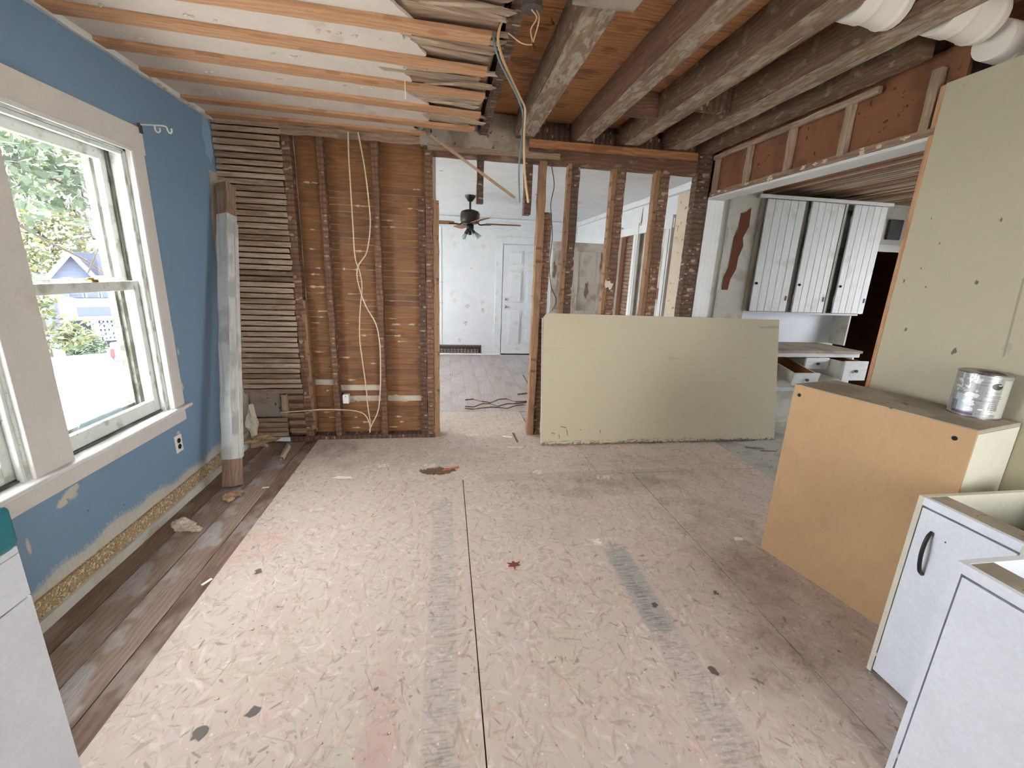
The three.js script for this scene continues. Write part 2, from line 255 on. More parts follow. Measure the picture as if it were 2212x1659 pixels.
// ---------------------------------------------------------------- left wall with its two windows
const WZ = [[-2.87, -2.11], [-1.93, -1.17]], WY0 = 0.62, WY1 = 2.12;
const blueTex = canvasTex(2048, 1024, (g, w, h) => {
  const r = rngOf(5), q = (a, b) => a + (b - a) * r(), z0 = -4, z1 = 1.6, X = (z) => (z - z0) / (z1 - z0) * w, Y = (y) => (1 - y / 2.7) * h, s = w / (z1 - z0);
  g.fillStyle = rgba(120, 149, 174); g.fillRect(0, 0, w, h);
  for (let i = 0; i < 9000; i++) { const k = q(-6, 6); g.fillStyle = rgba(118 + k, 147 + k, 172 + k, 0.25); g.fillRect(q(0, w), q(0, h), q(2, 26), q(2, 10)); }
  const cream = (x, y, rx, ry, n = 24) => { for (let i = 0; i < n; i++) { const k = q(-8, 6); blotch(g, x + q(-rx, rx) * 0.6, y + q(-ry, ry) * 0.6, rx * q(0.3, 0.6), ry * q(0.3, 0.6), rgba(198 + k, 192 + k, 178 + k, 0.6), r); } };
  for (let x = 0; x < w; x += 3) { const e = 0.165 + 0.018 * Math.sin(x * 0.013) + 0.012 * Math.sin(x * 0.051 + 1) + q(0, 0.008), k = q(-5, 5); g.fillStyle = rgba(196 + k, 194 + k, 182 + k); g.fillRect(x, Y(e), 3, h); g.fillStyle = rgba(186, 184, 174, 0.5); g.fillRect(x, Y(e + q(0.006, 0.03)), 3, 16); }
  for (let y = 0; y < h; y += 4) { const t = 1 - y / h, yy = t * 2.7; if (yy < 2.2) { const e = -3.66 + 0.04 * Math.sin(yy * 3) - 0.1 * sst(1.75, 2.2, yy) - 0.12 * sst(1.3, 0.6, yy) + q(-0.004, 0.004); g.fillStyle = rgba(190 + q(-4, 4), 178, 158); g.fillRect(0, y, X(e), 4); } }
  for (const [px, py, rx, ry] of [[150, 1068, 14, 10], [135, 1085, 12, 9], [160, 1055, 10, 6], [392, 835, 7, 12], [373, 720, 4, 12], [385, 935, 6, 4], [62, 1180, 3, 14], [385, 760, 4, 8]]) { const p = onX(px, py, XL); cream(X(p.z), Y(p.y), rx, ry); }
  for (let i = 0; i < 50; i++) blotch(g, q(0, w), q(h * 0.2, h), q(1, 3), q(1, 3), rgba(84, 92, 104, 0.7), r, 6);
  blotch(g, X(-3.8), Y(2.42), 24, 60, rgba(150, 180, 204, 0.8), r, 16, 0.3);
});
const bluePaint = new THREE.MeshStandardMaterial({ map: blueTex, roughness: 0.55 });
const wallL = structure('wall_left', 'blue painted side wall with bare plaster patches');
{
  const holes = WZ.map(([a, b]) => [[-b, WY0], [-a, WY0], [-a, WY1], [-b, WY1]]);
  const g = slab([[-ZK, -0.05], [4.0, -0.05], [4.0, 2.7], [-ZK, 2.7]], 0.2, { holes });   // local x = -z
  g.rotateY(Math.PI / 2); g.translate(XL - 0.2, 0, 0);
  const p = g.attributes.position, uv = g.attributes.uv; for (let i = 0; i < p.count; i++) uv.setXY(i, (p.getZ(i) + 4) / 5.6, p.getY(i) / 2.7);
  mesh('painted_wall', g, bluePaint, wallL);
}
const trim1 = structure('trim_1', 'ragged white strip between blue wall and ceiling');
lim('cove', XL, XL + 0.022, 2.555, 2.59, -3.84, ZK, M.white, trim1, { jit: 0.004, seg: 60 });
for (let i = 0; i < 14; i++) mesh('plaster_crumb', lump(0.012, [0.7, 0.6, 1.4], i, 0.5, 1), M.keys, trim1, XL + 0.02, 2.56, -3.85 + i * 0.03 * (1 + R()));
const baseL = structure('baseboard_left', 'speckled particle strip over a dirty white base along blue wall');
const chipTex = paint(512, 128, (u, v) => { const a = N1(u * 128, v * 32, 128, 32), b = N2(u * 60 + 3, v * 18, 60, 18), c = N3(u * 200, v * 50, 200, 50); let k = mixc([192, 170, 136], [150, 126, 94], a); k = mixc(k, [220, 204, 174], sst(0.6, 0.75, b)); return mixc(k, [84, 60, 42], sst(0.78, 0.85, c)); }, { rep: [2, 8] });
lim('particle_strip', XL, XL + 0.016, 0.03, 0.112, -3.8, ZK, new THREE.MeshStandardMaterial({ map: chipTex, roughness: 0.9, bumpMap: chipTex, bumpScale: 0.002 }), baseL, { g: 2, jit: 0.002, seg: 40 });
lim('base_strip', XL, XL + 0.03, -0.03, 0.034, -3.8, ZK, M.hutchOld, baseL, { g: 2, jit: 0.003, seg: 40 });

WZ.forEach(([za, zb], wi) => {
  const w = structure(`window_${wi + 1}`, wi ? 'weathered double hung window next to the white cabinet' : 'weathered white double hung window with a broken lower pane');
  const zm = (za + zb) / 2, zw = zb - za;
  // jamb lining, head, sill
  for (const s of [0, 1]) { const z = s ? zb : za, i = s ? -1 : 1; lim('jamb', XL - 0.2, XL, WY0, WY1, z, z + i * 0.02, M.sash, w, { g: 1 }); lim('inside_stop', XL - 0.03, XL - 0.004, WY0, WY1, z + i * 0.02, z + i * 0.036, M.sash, w, { g: 1, r: 0.004 }); lim('parting_bead', XL - 0.085, XL - 0.072, WY0, WY1, z + i * 0.02, z + i * 0.034, M.track, w, { g: 1 }); lim('blind_stop', XL - 0.19, XL - 0.122, WY0, WY1, z + i * 0.02, z + i * 0.05, M.track, w, { g: 1, jit: 0.001 }); lim('storm_track', XL - 0.172, XL - 0.142, WY0, WY1, z + i * 0.05, z + i * 0.066, M.track, w, { g: 1 }); }
  lim('head_jamb', XL - 0.2, XL, WY1 - 0.02, WY1, za, zb, M.sash, w, { g: 2 });
  lim('head_stop', XL - 0.03, XL - 0.004, WY1 - 0.04, WY1 - 0.02, za + 0.02, zb - 0.02, M.sash, w, { g: 2, r: 0.004 });
  lim('sill', XL - 0.26, XL - 0.02, WY0 - 0.02, WY0 + 0.012, za + 0.001, zb - 0.001, M.track, w, { g: 2, jit: 0.002 });
  for (let k = 0; k < 3; k++) lim('sill_track', XL - 0.19 + k * 0.03, XL - 0.182 + k * 0.03, WY0 + 0.012, WY0 + 0.035, za + 0.05, zb - 0.05, M.track, w, { g: 2 });
  const z0 = za + 0.022, z1 = zb - 0.022;
  const sashAt = (name, x, y0, y1, rb, rt, st) => { const s = new THREE.Group(); s.name = name; w.add(s); lim('stile', x - 0.034, x, y0, y1, z0, z0 + st, M.sash, s, { g: 1, r: 0.004 }); lim('stile', x - 0.034, x, y0, y1, z1 - st, z1, M.sash, s, { g: 1, r: 0.004 }); lim('rail', x - 0.033, x - 0.001, y0, y0 + rb, z0 + st, z1 - st, M.sash, s, { g: 2, r: 0.004 }); lim('rail', x - 0.033, x - 0.001, y1 - rt, y1, z0 + st, z1 - st, M.sash, s, { g: 2, r: 0.004 }); return s; };
  const lo = sashAt('lower_sash', XL - 0.034, WY0 + 0.014, 1.415, 0.075, 0.05, 0.052), up = sashAt('upper_sash', XL - 0.087, 1.385, WY1 - 0.022, 0.045, 0.055, 0.05);
  lim('pane', XL - 0.106, XL - 0.103, 1.43, WY1 - 0.077, z0 + 0.05, z1 - 0.05, M.glass, up);
  lim('storm_rail', XL - 0.165, XL - 0.148, WY0 + 0.035, WY0 + 0.07, za + 0.066, zb - 0.066, M.track, w, { g: 2 });
  if (wi === 0) {
    const sh = slab([[-0.21, 0], [0.10, 0], [0.075, 0.045], [-0.035, 0.115], [-0.10, 0.16], [-0.21, 0.02]], 0.003); sh.rotateY(Math.PI / 2);
    mesh('glass_shard', sh, M.frost, lo, XL - 0.052, WY0 + 0.085, zm + 0.02);
  } else lim('pane', XL - 0.053, XL - 0.05, WY0 + 0.088, 1.366, z0 + 0.05, z1 - 0.05, M.glass, lo);
  const lk = mesh('sash_lock', new THREE.CylinderGeometry(0.016, 0.02, 0.012, 12), M.brass, lo, XL - 0.05, 1.422, zm - 0.05); mesh('lock_lever', bx(0.012, 0.01, 0.06, { r: 0.004 }), M.brass, lk, 0, 0.01, 0.02, 0, 0.3, 0);
});
{ // casing round both windows, stool and apron
  const t = structure('trim_2', 'wide white window casing with stool and chipped apron');
  lim('side_casing', XL, XL + 0.022, WY0, 2.25, -2.99, -2.862, M.casing, t, { g: 1, r: 0.004 }); lim('side_casing', XL, XL + 0.022, WY0, 2.25, -1.178, -1.05, M.casing, t, { g: 1, r: 0.004 });
  lim('mullion_casing', XL - 0.002, XL + 0.02, WY0, 2.13, -2.118, -1.922, M.casing, t, { g: 1, r: 0.004 });
  lim('head_casing', XL, XL + 0.024, 2.112, 2.255, -3.0, -1.04, M.casing, t, { g: 2, r: 0.004 });
  lim('inner_moulding', XL + 0.02, XL + 0.034, 2.105, 2.128, -2.88, -1.16, M.white, t, { g: 2, r: 0.005 }); lim('inner_moulding', XL + 0.02, XL + 0.034, WY0 + 0.005, 2.128, -2.885, -2.862, M.white, t, { g: 1, r: 0.005 });
  lim('stool', XL - 0.03, XL + 0.05, WY0 - 0.022, WY0 + 0.003, -3.03, -1.02, M.white, t, { g: 2, r: 0.008 });
  lim('apron', XL, XL + 0.02, 0.515, WY0 - 0.022, -2.99, -1.06, M.casing, t, { g: 2, r: 0.004 });
  const hk = thing('curtain_bracket', 'small white curtain rod bracket on the window casing corner', 'bracket', [XL + 0.025, 2.25, -2.985]);
  mesh('plate', bx(0.01, 0.05, 0.025), M.cableGrey, hk, 0, 0, 0); const q = (x, y) => V(x, y, 0);
  tube('arm', [q(0, 0.02), q(0.06, 0.022), q(0.135, 0.018), q(0.14, 0.0), q(0.15, -0.014), q(0.16, -0.005), q(0.16, 0.012)], 0.004, M.plastic, hk, 40, 6);
  tube('cup', [q(0.075, 0.02), q(0.077, -0.004), q(0.088, -0.014), q(0.1, -0.006), q(0.1, 0.01)], 0.004, M.plastic, hk, 24, 6);
}
function outlet(name, label, x, y, z, ry) {
  const o = thing(name, label, 'outlet', [x, y, z], ry);
  mesh('cover_plate', bx(0.072, 0.115, 0.006, { r: 0.002 }), M.plastic, o, 0, 0, 0.003);
  for (const s of [-1, 1]) { const g = new THREE.CylinderGeometry(0.0165, 0.0165, 0.003, 16); g.rotateX(Math.PI / 2); mesh('socket', g, M.dark, o, 0, s * 0.02, 0.007); }
  return o;
}
{ const p = onX(385, 958, XL); outlet('wall_outlet', 'white duplex outlet with black sockets on blue wall', XL, p.y, p.z, Math.PI / 2); }

// ---------------------------------------------------------------- back partition: laths, studs, header
const wallB = structure('wall_back', 'stripped stud wall with bare wooden laths');
{
  const lg = [M.lathGrey, M.lathGrey2, M.lathGrey3, M.lathGrey];
  for (let y = 0.462, k = 0; y < 2.56; y += 0.0455, k++) {
    const h = rr(0.0325, 0.037), x1 = -1.245 - (k < 3 ? 0 : 0) + rr(-0.008, 0.008) + (y < 1.2 ? -0.006 : 0.0), light = (y > 1.5 && y < 1.68) || (y > 0.75 && y < 1.1 && R() > 0.4);
    const m = mesh('lath', bx(x1 - XL - 0.006, h, 0.009, { g: 0, jit: 0.0014, end: 0.004 }), light ? M.lathGrey3 : lg[(R() * 4) | 0], wallB, (x1 + XL + 0.006) / 2, y, ZS + 0.009 + rr(-0.002, 0.003)); m.rotation.z = rr(-0.004, 0.004);
  }
  for (let k = 0; k < 4; k++) mesh('lath', bx(0.31, 0.038, 0.009, { g: 0, jit: 0.002, end: 0.004 }), k ? M.lathGrey2 : M.lathGrey, wallB, -1.55, 0.062 + k * 0.045, ZS + 0.01, 0, 0, rr(-0.012, 0.012));
  mesh('lath', bx(0.29, 0.036, 0.012, { g: 0, jit: 0.002 }), M.white, wallB, -1.53, 0.018, ZS + 0.018, 0, 0, -0.02);
  for (const [y, x0, x1] of [[0.085, -1.39, -1.22], [0.16, -1.39, -1.25], [0.23, -1.39, -1.22], [0.32, -1.39, -1.25], [0.395, -1.39, -1.25]]) mesh('lath', bx(x1 - x0, 0.04, 0.009, { g: 0, jit: 0.002 }), M.lathGrey2, wallB, (x0 + x1) / 2, y, ZS - 0.02);
  mesh('block', bx(0.035, 0.2, 0.05, { g: 1, jit: 0.003 }), M.lathGrey, wallB, -1.405, 0.33, ZS);
  lim('cavity_back', XL, -1.2, 0, 2.6, -3.99, -3.98, M.joistRed, wallB);  // darker timber tone picked so the lath gaps read as shade
  lim('recess_back', -1.72, -1.39, 0.2, 0.46, -3.95, -3.94, M.plasterGrey, wallB); lim('recess_board', -1.39, -1.2, 0.0, 0.46, -3.93, -3.915, M.lathBrown3, wallB, { g: 0 });
  // studs: x from, x to, bottom, top, material
  const st = [[-1.25, -1.185, 0, 2.57, M.stud], [-1.2, -1.165, 0.1, 1.25, M.studFresh], [-0.99, -0.945, 0, 2.55, M.stud], [-0.585, -0.535, 0, 2.55, M.stud], [-0.165, -0.105, 0, 2.57, M.stud], [-0.225, -0.168, 0, 2.12, M.studDark], [0.262, 0.316, 2.1, 2.5, M.studDark], [0.666, 0.728, 2.03, 2.46, M.studDark], [0.79, 0.85, 0, 2.46, M.studFresh], [1.075, 1.14, 0, 2.46, M.studDark], [1.48, 1.555, 0, 2.46, M.stud], [1.88, 1.965, 0, 2.46, M.stud], [2.225, 2.35, 0, 2.78, M.studDark]];
  for (const [a, b, y0, y1, m] of st) lim('stud', a, b, y0, y1, ZS - 0.09, ZS, m, wallB, { g: 1, jit: 0.004 });
  lim('stud', -0.103, -0.055, 0, 2.1, ZS - 0.09, ZS - 0.005, M.studFresh, wallB, { g: 1, jit: 0.003 });
  lim('stud', 0.852, 0.92, 0, 2.06, ZS - 0.12, ZS - 0.02, M.stud, wallB, { g: 1, jit: 0.005 });
  for (const [a, b] of [[1.04, 1.074], [1.44, 1.479], [1.84, 1.879]]) lim('stud_edge', a, b, 0.02, 2.46, ZS - 0.088, ZS - 0.012, M.studFresh, wallB, { g: 1, jit: 0.002 });
  // brown backs of the far room's laths
  const lb = [M.lathBrown, M.lathBrown, M.lathBrown2, M.lathBrown2, M.lathBrown3];
  const bays = [[-1.16, -0.99], [-0.945, -0.585], [-0.535, -0.16]];
  for (let y = 0.05, k = 0; y < 2.58; y += 0.0515, k++) bays.forEach(([a, b], i) => {
    if (i === 1 && (k === 6 || k === 8 || k === 7 && false)) return; if (i === 2 && k === 6) return; if (i === 0 && k === 9) return;
    const wide = y > 2.2 || (i === 0 && y > 1.35), h = wide ? 0.0508 : rr(0.0445, 0.0485);
    mesh('lath', bx(b - a + 0.04, h, 0.008, { g: 0, jit: wide ? 0 : 0.0012, seg: 4 }), lb[(R() * 5) | 0], wallB, (a + b) / 2, y, -3.972 + rr(-0.0015, 0.0015));
  });
  for (let k = 0; k < 60; k++) { const [a, b] = bays[(R() * 3) | 0], y = 0.075 + 0.0515 * ((R() * 42) | 0); mesh('plaster_key', lump(0.012, [rr(1, 3.2), rr(0.35, 0.8), 0.4], k, 0.5, 1), M.keys, wallB, rr(a + 0.04, b - 0.04), y, -3.966); }
  lim('bottom_plate', -1.72, -0.1, -0.02, 0.035, -3.97, ZS + 0.004, M.studDark, wallB, { jit: 0.003 });
  // header, plate and boards above the opening
  lim('header', -0.1, 2.24, 2.445, 2.6, -3.965, -3.9, M.joistRed, wallB, { jit: 0.003 });
  lim('joist_end_board', -1.72, 2.6, 2.6, 2.8, -4.03, -4.001, M.studDark, wallB); lim('top_plate', -1.72, 2.24, 2.6, 2.72, -4.0, -3.925, M.studDark, wallB, { jit: 0.003 });
  lim('plaster_beam', -0.2, 0.68, 2.5, 2.77, -3.915, -3.84, M.plasterGrey, wallB, { jit: 0.006, seg: 12 });
  lim('ledger', -0.14, 0.95, 2.47, 2.515, ZS, ZS + 0.03, M.lathGrey2, wallB, { jit: 0.004 });
  lim('nailer', 0.67, 2.14, 2.535, 2.588, -3.8, -3.76, M.board, wallB, { jit: 0.001 });
  lim('wide_lath', -1.25, -0.1, 2.5, 2.565, ZS + 0.002, ZS + 0.014, M.lathGrey2, wallB, { jit: 0.008, seg: 18 });
  for (let i = 0; i < 26; i++) { const s = [-0.05, 0.79, 0.92, 1.04, 1.14][i % 5]; const y = rr(1.2, 2.4); bar('nail', V(s, y, ZS - 0.03), V(s + (i % 2 ? 0.03 : -0.03), y + rr(-0.004, 0.004), ZS - 0.03), 0.002, 0.002, M.dark, wallB); }
}
{ const p = onZ(1315, 615, ZS + 0.01); mesh('torn_paper', slab([[-0.03, -0.03], [0.0, -0.022], [0.012, -0.05], [0.03, -0.03], [0.045, 0.01], [0.015, 0.016], [0.01, 0.035], [-0.02, 0.03], [-0.035, 0.045], [-0.04, 0.0]], 0.003), M.plasterOld, wallB, p.x, p.y, ZS + 0.008); }
{ const g = slab([[-0.05, 0.09], [0.04, 0.1], [0.05, 0.02], [0.035, -0.05], [0.0, -0.09], [-0.03, -0.02]], 0.006); const p = onZ(906, 262, -3.83); tag(mesh('plaster_flap', g, M.plaster, scene, p.x, p.y, -3.83, 0.2, 0.3, 0), 'torn plaster flap hanging at the ceiling edge over the doorway', 'plaster'); }
tag(tube('paper_strip', [onY(871, 78, 2.58), onZ(873, 130, -2.75), onZ(876, 215, -2.8)], 0.003, M.plaster, scene, 12, 5), 'thin torn paper strip dangling from the plaster ceiling', 'paper');
// loose lath hanging diagonally
tag(bar('hanging_lath', onZ(930, 292, -3.8), onZ(1113, 428, -3.7), 0.022, 0.008, M.lathGrey, scene, { jit: 0.003 }), 'thin loose lath hanging diagonally across the doorway opening', 'lath');

// cables on the back wall
const cab = (name, label, pts, z, r, mat, group) => tag(tube(name, pts.map(([x, y, dz]) => onZ(x, y, z + (dz ?? 0))), r, mat, scene, 90), label, 'cable', group);
cab('white_cable', 'white cable looping left down the brown lath bay', [[752, 285], [753, 330], [757, 400], [762, 480], [768, 560], [778, 590], [782, 620], [778, 670], [777, 730], [783, 780], [790, 830], [795, 880], [800, 915], [799, 934]], -3.845, 0.0055, M.cableWhite);
cab('white_cable', 'white cable bowing toward the right stud of the brown bay', [[773, 285], [782, 330], [790, 380], [796, 430], [800, 480], [797, 520], [790, 550], [775, 572], [771, 590], [776, 620], [790, 660], [812, 700], [820, 740], [822, 800], [821, 850], [816, 890], [802, 920], [798, 930]], -3.835, 0.0055, M.cableWhite);
cab('white_cable', 'white cable running sideways low across the studs', [[605, 891], [650, 888], [690, 885], [730, 885], [770, 888], [788, 896], [797, 912], [800, 928]], -3.84, 0.005, M.cableWhite);
{ const p = onZ(744, 866, -3.85); const o = thing('junction_box', 'small white electrical box between brown laths', 'electrical box', [p.x, p.y, -3.93]); mesh('box', bx(0.055, 0.085, 0.06, { r: 0.006 }), M.plastic, o); mesh('face_screw', new THREE.SphereGeometry(0.005, 8, 6), M.steel, o, 0, 0.025, 0.03); }
// hanging cables by the ceiling box
const hang = (name, label, pts, r, mat) => tag(tube(name, pts.map(([x, y, z]) => onZ(x, y, z)), r, mat, scene, 90), label, 'cable');
hang('hanging_cable', 'blue grey cable dangling from ceiling into the doorway', [[1098, 12, -2.2], [1075, 40, -2.25], [1066, 75, -2.3], [1075, 120, -2.42], [1098, 170, -2.6], [1120, 215, -2.75], [1130, 250, -2.85], [1127, 300, -2.85], [1121, 360, -2.85], [1122, 438, -2.85]], 0.0055, M.cableBlue);
hang('hanging_cable', 'tan cable dangling beside the blue grey cable', [[1100, 14, -2.17], [1086, 40, -2.22], [1076, 75, -2.28], [1082, 115, -2.4], [1102, 165, -2.6], [1124, 212, -2.76], [1134, 235, -2.82], [1132, 300, -2.82], [1134, 380, -2.82], [1141, 438, -2.82]], 0.007, M.cableTan);
hang('grey_wire', 'dark wires hanging beside the thick doorway stud', [[1190, 350, -3.8], [1197, 400, -3.8], [1190, 440, -3.8], [1193, 510, -3.78], [1187, 570, -3.78], [1191, 620, -3.78], [1202, 650, -3.78], [1192, 672, -3.78]], 0.004, M.cableGrey);

// ---------------------------------------------------------------- ceiling: plaster with battens on one side, open joists on the other
const ceiling = structure('ceiling', 'half stripped ceiling with battens, joists and boards');
{
  const r = rngOf(17), q = (a, b) => a + (b - a) * r();
  const edge = []; for (let z = -3.88; z <= ZK; z += 0.035) edge.push([-0.17 + 0.05 * Math.sin(z * 7) + 0.03 * Math.sin(z * 19) + q(-0.012, 0.012), z]);
  const g = slab([[XL, -3.88], ...edge, [XL, ZK]].map(([x, z]) => [x, z]), 0.014); g.rotateX(Math.PI / 2); g.translate(0, 2.6, 0);
  mesh('plaster_panel', g, M.plaster, ceiling);
  for (const [za, zb, x1] of [[-1.85, -1.93, 0.2], [-2.2, -2.29, 0.205], [-2.465, -2.64, 0.215], [-2.775, -2.985, 0.235], [-3.105, -3.31, 0.235], [-3.5, -3.62, 0.215], [-3.8, -3.84, -0.15]]) {
    bar('batten', V(XL + 0.02, CEIL - 0.01, za), V(x1, CEIL - 0.01, zb), 0.0, 0.0, M.strip, ceiling).removeFromParent();
    const L = Math.hypot(x1 - XL - 0.02, zb - za); mesh('batten', bx(L, 0.018, 0.092, { g: 0, jit: 0.002 }), M.strip, ceiling, (x1 + XL + 0.02) / 2, CEIL - 0.009, (za + zb) / 2, 0, Math.atan2(za - zb, x1 - XL), 0);
  }
  for (let i = 0; i < 46; i++) mesh('plaster_crumb', lump(0.007, [1.4, 0.8, 0.8], i, 0.5, 1), M.plaster, ceiling, rr(-1.6, -0.1), CEIL - 0.002, [-2.32, -2.6, -2.93, -3.26][i % 4] - 0.1 + rr(-0.02, 0.0));
  for (const [zc, n] of [[-1.75, 4], [-2.05, 4], [-2.38, 4], [-2.76, 4], [-3.07, 4], [-3.45, 4]]) for (let k = 0; k < n + 1; k++) {
    const L = q(0.4, 0.55), m = mesh('lath', bx(L, 0.008, 0.042, { g: 0, jit: 0.004, end: 0.02 }), [M.lathGrey, M.lathGrey2, M.lathGrey3][(r() * 3) | 0], ceiling, 0.24 - L / 2 + q(-0.06, 0.05), 2.588 + q(0, 0.012), zc - 0.105 + k * 0.048, 0, 0.1 + q(-0.12, 0.1), q(-0.04, 0.03));
    if (k === 1) m.rotation.x = q(-0.2, 0.2);
  }
  for (let k = 0; k < 6; k++) { const s = slab([[0, 0], [0.22, 0.008], [0.34, -0.004], [0.2, -0.022], [0.05, -0.016]], 0.003); s.rotateX(Math.PI / 2); mesh('torn_lath', s, k % 2 ? M.lathGrey3 : M.lathGrey, ceiling, -0.2 + q(0, 0.1), 2.57 + q(-0.004, 0), -1.8 - k * 0.26, q(-0.15, 0.15), q(-0.3, 0.2), q(-0.1, 0.02)); }
  lim('lath_backing', -0.3, 0.235, 2.603, 2.618, -3.75, -1.2, M.lathGrey2, ceiling, { g: 0 });
  // joists: left edge x, right edge x
  for (const [a, b] of [[0.565, 0.71], [1.05, 1.19], [1.46, 1.6], [1.87, 2.03]]) lim('plaster_residue', a + 0.006, b - 0.006, 2.6, 2.6045, -3.74, ZK, M.joistUnder, ceiling, { g: 2, jit: 0.003, seg: 40 });
  for (const [a, b, m] of [[0.27, 0.33, M.studDark], [0.565, 0.71, M.joist], [1.05, 1.19, M.joistRed], [1.46, 1.6, M.joist], [1.87, 2.03, M.joist]]) lim('joist', a, b, 2.605, 2.775, -3.92, ZK, m, ceiling, { g: 2, jit: 0.003, seg: 40 });
  lim('joist', 2.2, 2.3, 2.605, 2.775, -3.92, -2.05, M.joist, ceiling, { g: 2, jit: 0.006 });
  for (let i = 0, z = -3.95; z < ZK; z += 0.142, i++) lim('deck_board', 0.1, 2.5, 2.778, 2.8, z, z + 0.138, M.deck, ceiling, { g: 0 });
  lim('blocking', 1.605, 1.865, 2.62, 2.77, -3.0, -2.955, M.studDark, ceiling); lim('blocking', 1.195, 1.455, 2.62, 2.77, -3.2, -3.155, M.joistRed, ceiling);
  lim('patch_board', 0.5, 0.76, 2.585, 2.604, -1.98, -1.6, M.plasterGrey, ceiling, { jit: 0.004 });
  for (let i = 0; i < 60; i++) { const [a, b] = [[0.565, 0.71], [1.05, 1.19], [1.46, 1.6], [1.87, 2.03]][i % 4]; mesh('plaster_scab', lump(0.016, [rr(0.3, 0.8), 0.25, rr(2, 6)], i, 0.6, 1), M.plasterGrey, ceiling, rr(a + 0.02, b - 0.02), 2.6, rr(-3.7, -1.8)); }
  lim('floor_above', -2.0, 2.6, 2.802, 2.9, -4.1, 1.75, M.deck, ceiling);
  lim('ceiling_void', -2.0, 0.25, 2.63, 2.8, -4.0, 1.75, M.joist, ceiling);
}
{ // ceiling box with wire ends
  const o = thing('ceiling_box', 'grey metal ceiling electrical box with loose wires', 'electrical box', [0.34, 2.585, -1.99]);
  mesh('box', new THREE.CylinderGeometry(0.042, 0.045, 0.06, 8), M.steel.clone(), o); o.children[0].material = plain(96, 90, 82, 0.5, 0.5);
  const q = (x, y, z) => V(x, y, z);
  tube('wire', [q(0, -0.03, 0), q(0.02, -0.06, 0.01), q(0.0, -0.1, 0), q(0.01, -0.14, 0)], 0.003, M.cableTan, o, 24, 5); tube('wire', [q(0.02, -0.03, 0), q(0.03, -0.06, 0.01), q(0.012, -0.14, 0)], 0.003, M.cableTan, o, 24, 5); tube('wire', [q(-0.09, -0.12, 0), q(-0.03, -0.15, 0), q(0.01, -0.15, 0)], 0.0025, M.cableTan, o, 12, 5);
  for (const [x, y] of [[0.012, -0.15], [0.085, -0.06]]) mesh('wire_nut', new THREE.ConeGeometry(0.011, 0.03, 8), M.brass, o, x, y, 0, 0.2, 0, 0.4);
}
// flexible ducts between the joists
function duct(label, x0, x1, y, z, r, dz) {
  const pts = [new THREE.Vector2(0.001, -(x1 - x0) / 2)]; for (let i = 0; i <= 60; i++) { const t = i / 60; pts.push(new THREE.Vector2(r * (1 + 0.05 * Math.pow(Math.abs(Math.sin(t * 3.14159 * 2 + 0.6)), 24) + 0.03 * Math.sin(t * 9)), (t - 0.5) * (x1 - x0))); }
  pts.push(new THREE.Vector2(0.001, (x1 - x0) / 2)); const g = new THREE.LatheGeometry(pts, 22); g.rotateZ(Math.PI / 2); g.rotateY(dz);
  tag(mesh('duct', g, M.duct, scene, (x0 + x1) / 2, y, z), label, 'duct', undefined);
}
duct('white ribbed flexible duct between the two inner ceiling joists', 1.625, 1.86, 2.68, -1.86, 0.085, 0.08);
duct('white ribbed flexible duct between the two outer ceiling joists', 2.05, 2.32, 2.68, -1.86, 0.09, 0.08);
duct('white ribbed flexible duct above the cream drywall partition', 2.36, 2.6, 2.6, -1.86, 0.075, 0.08);

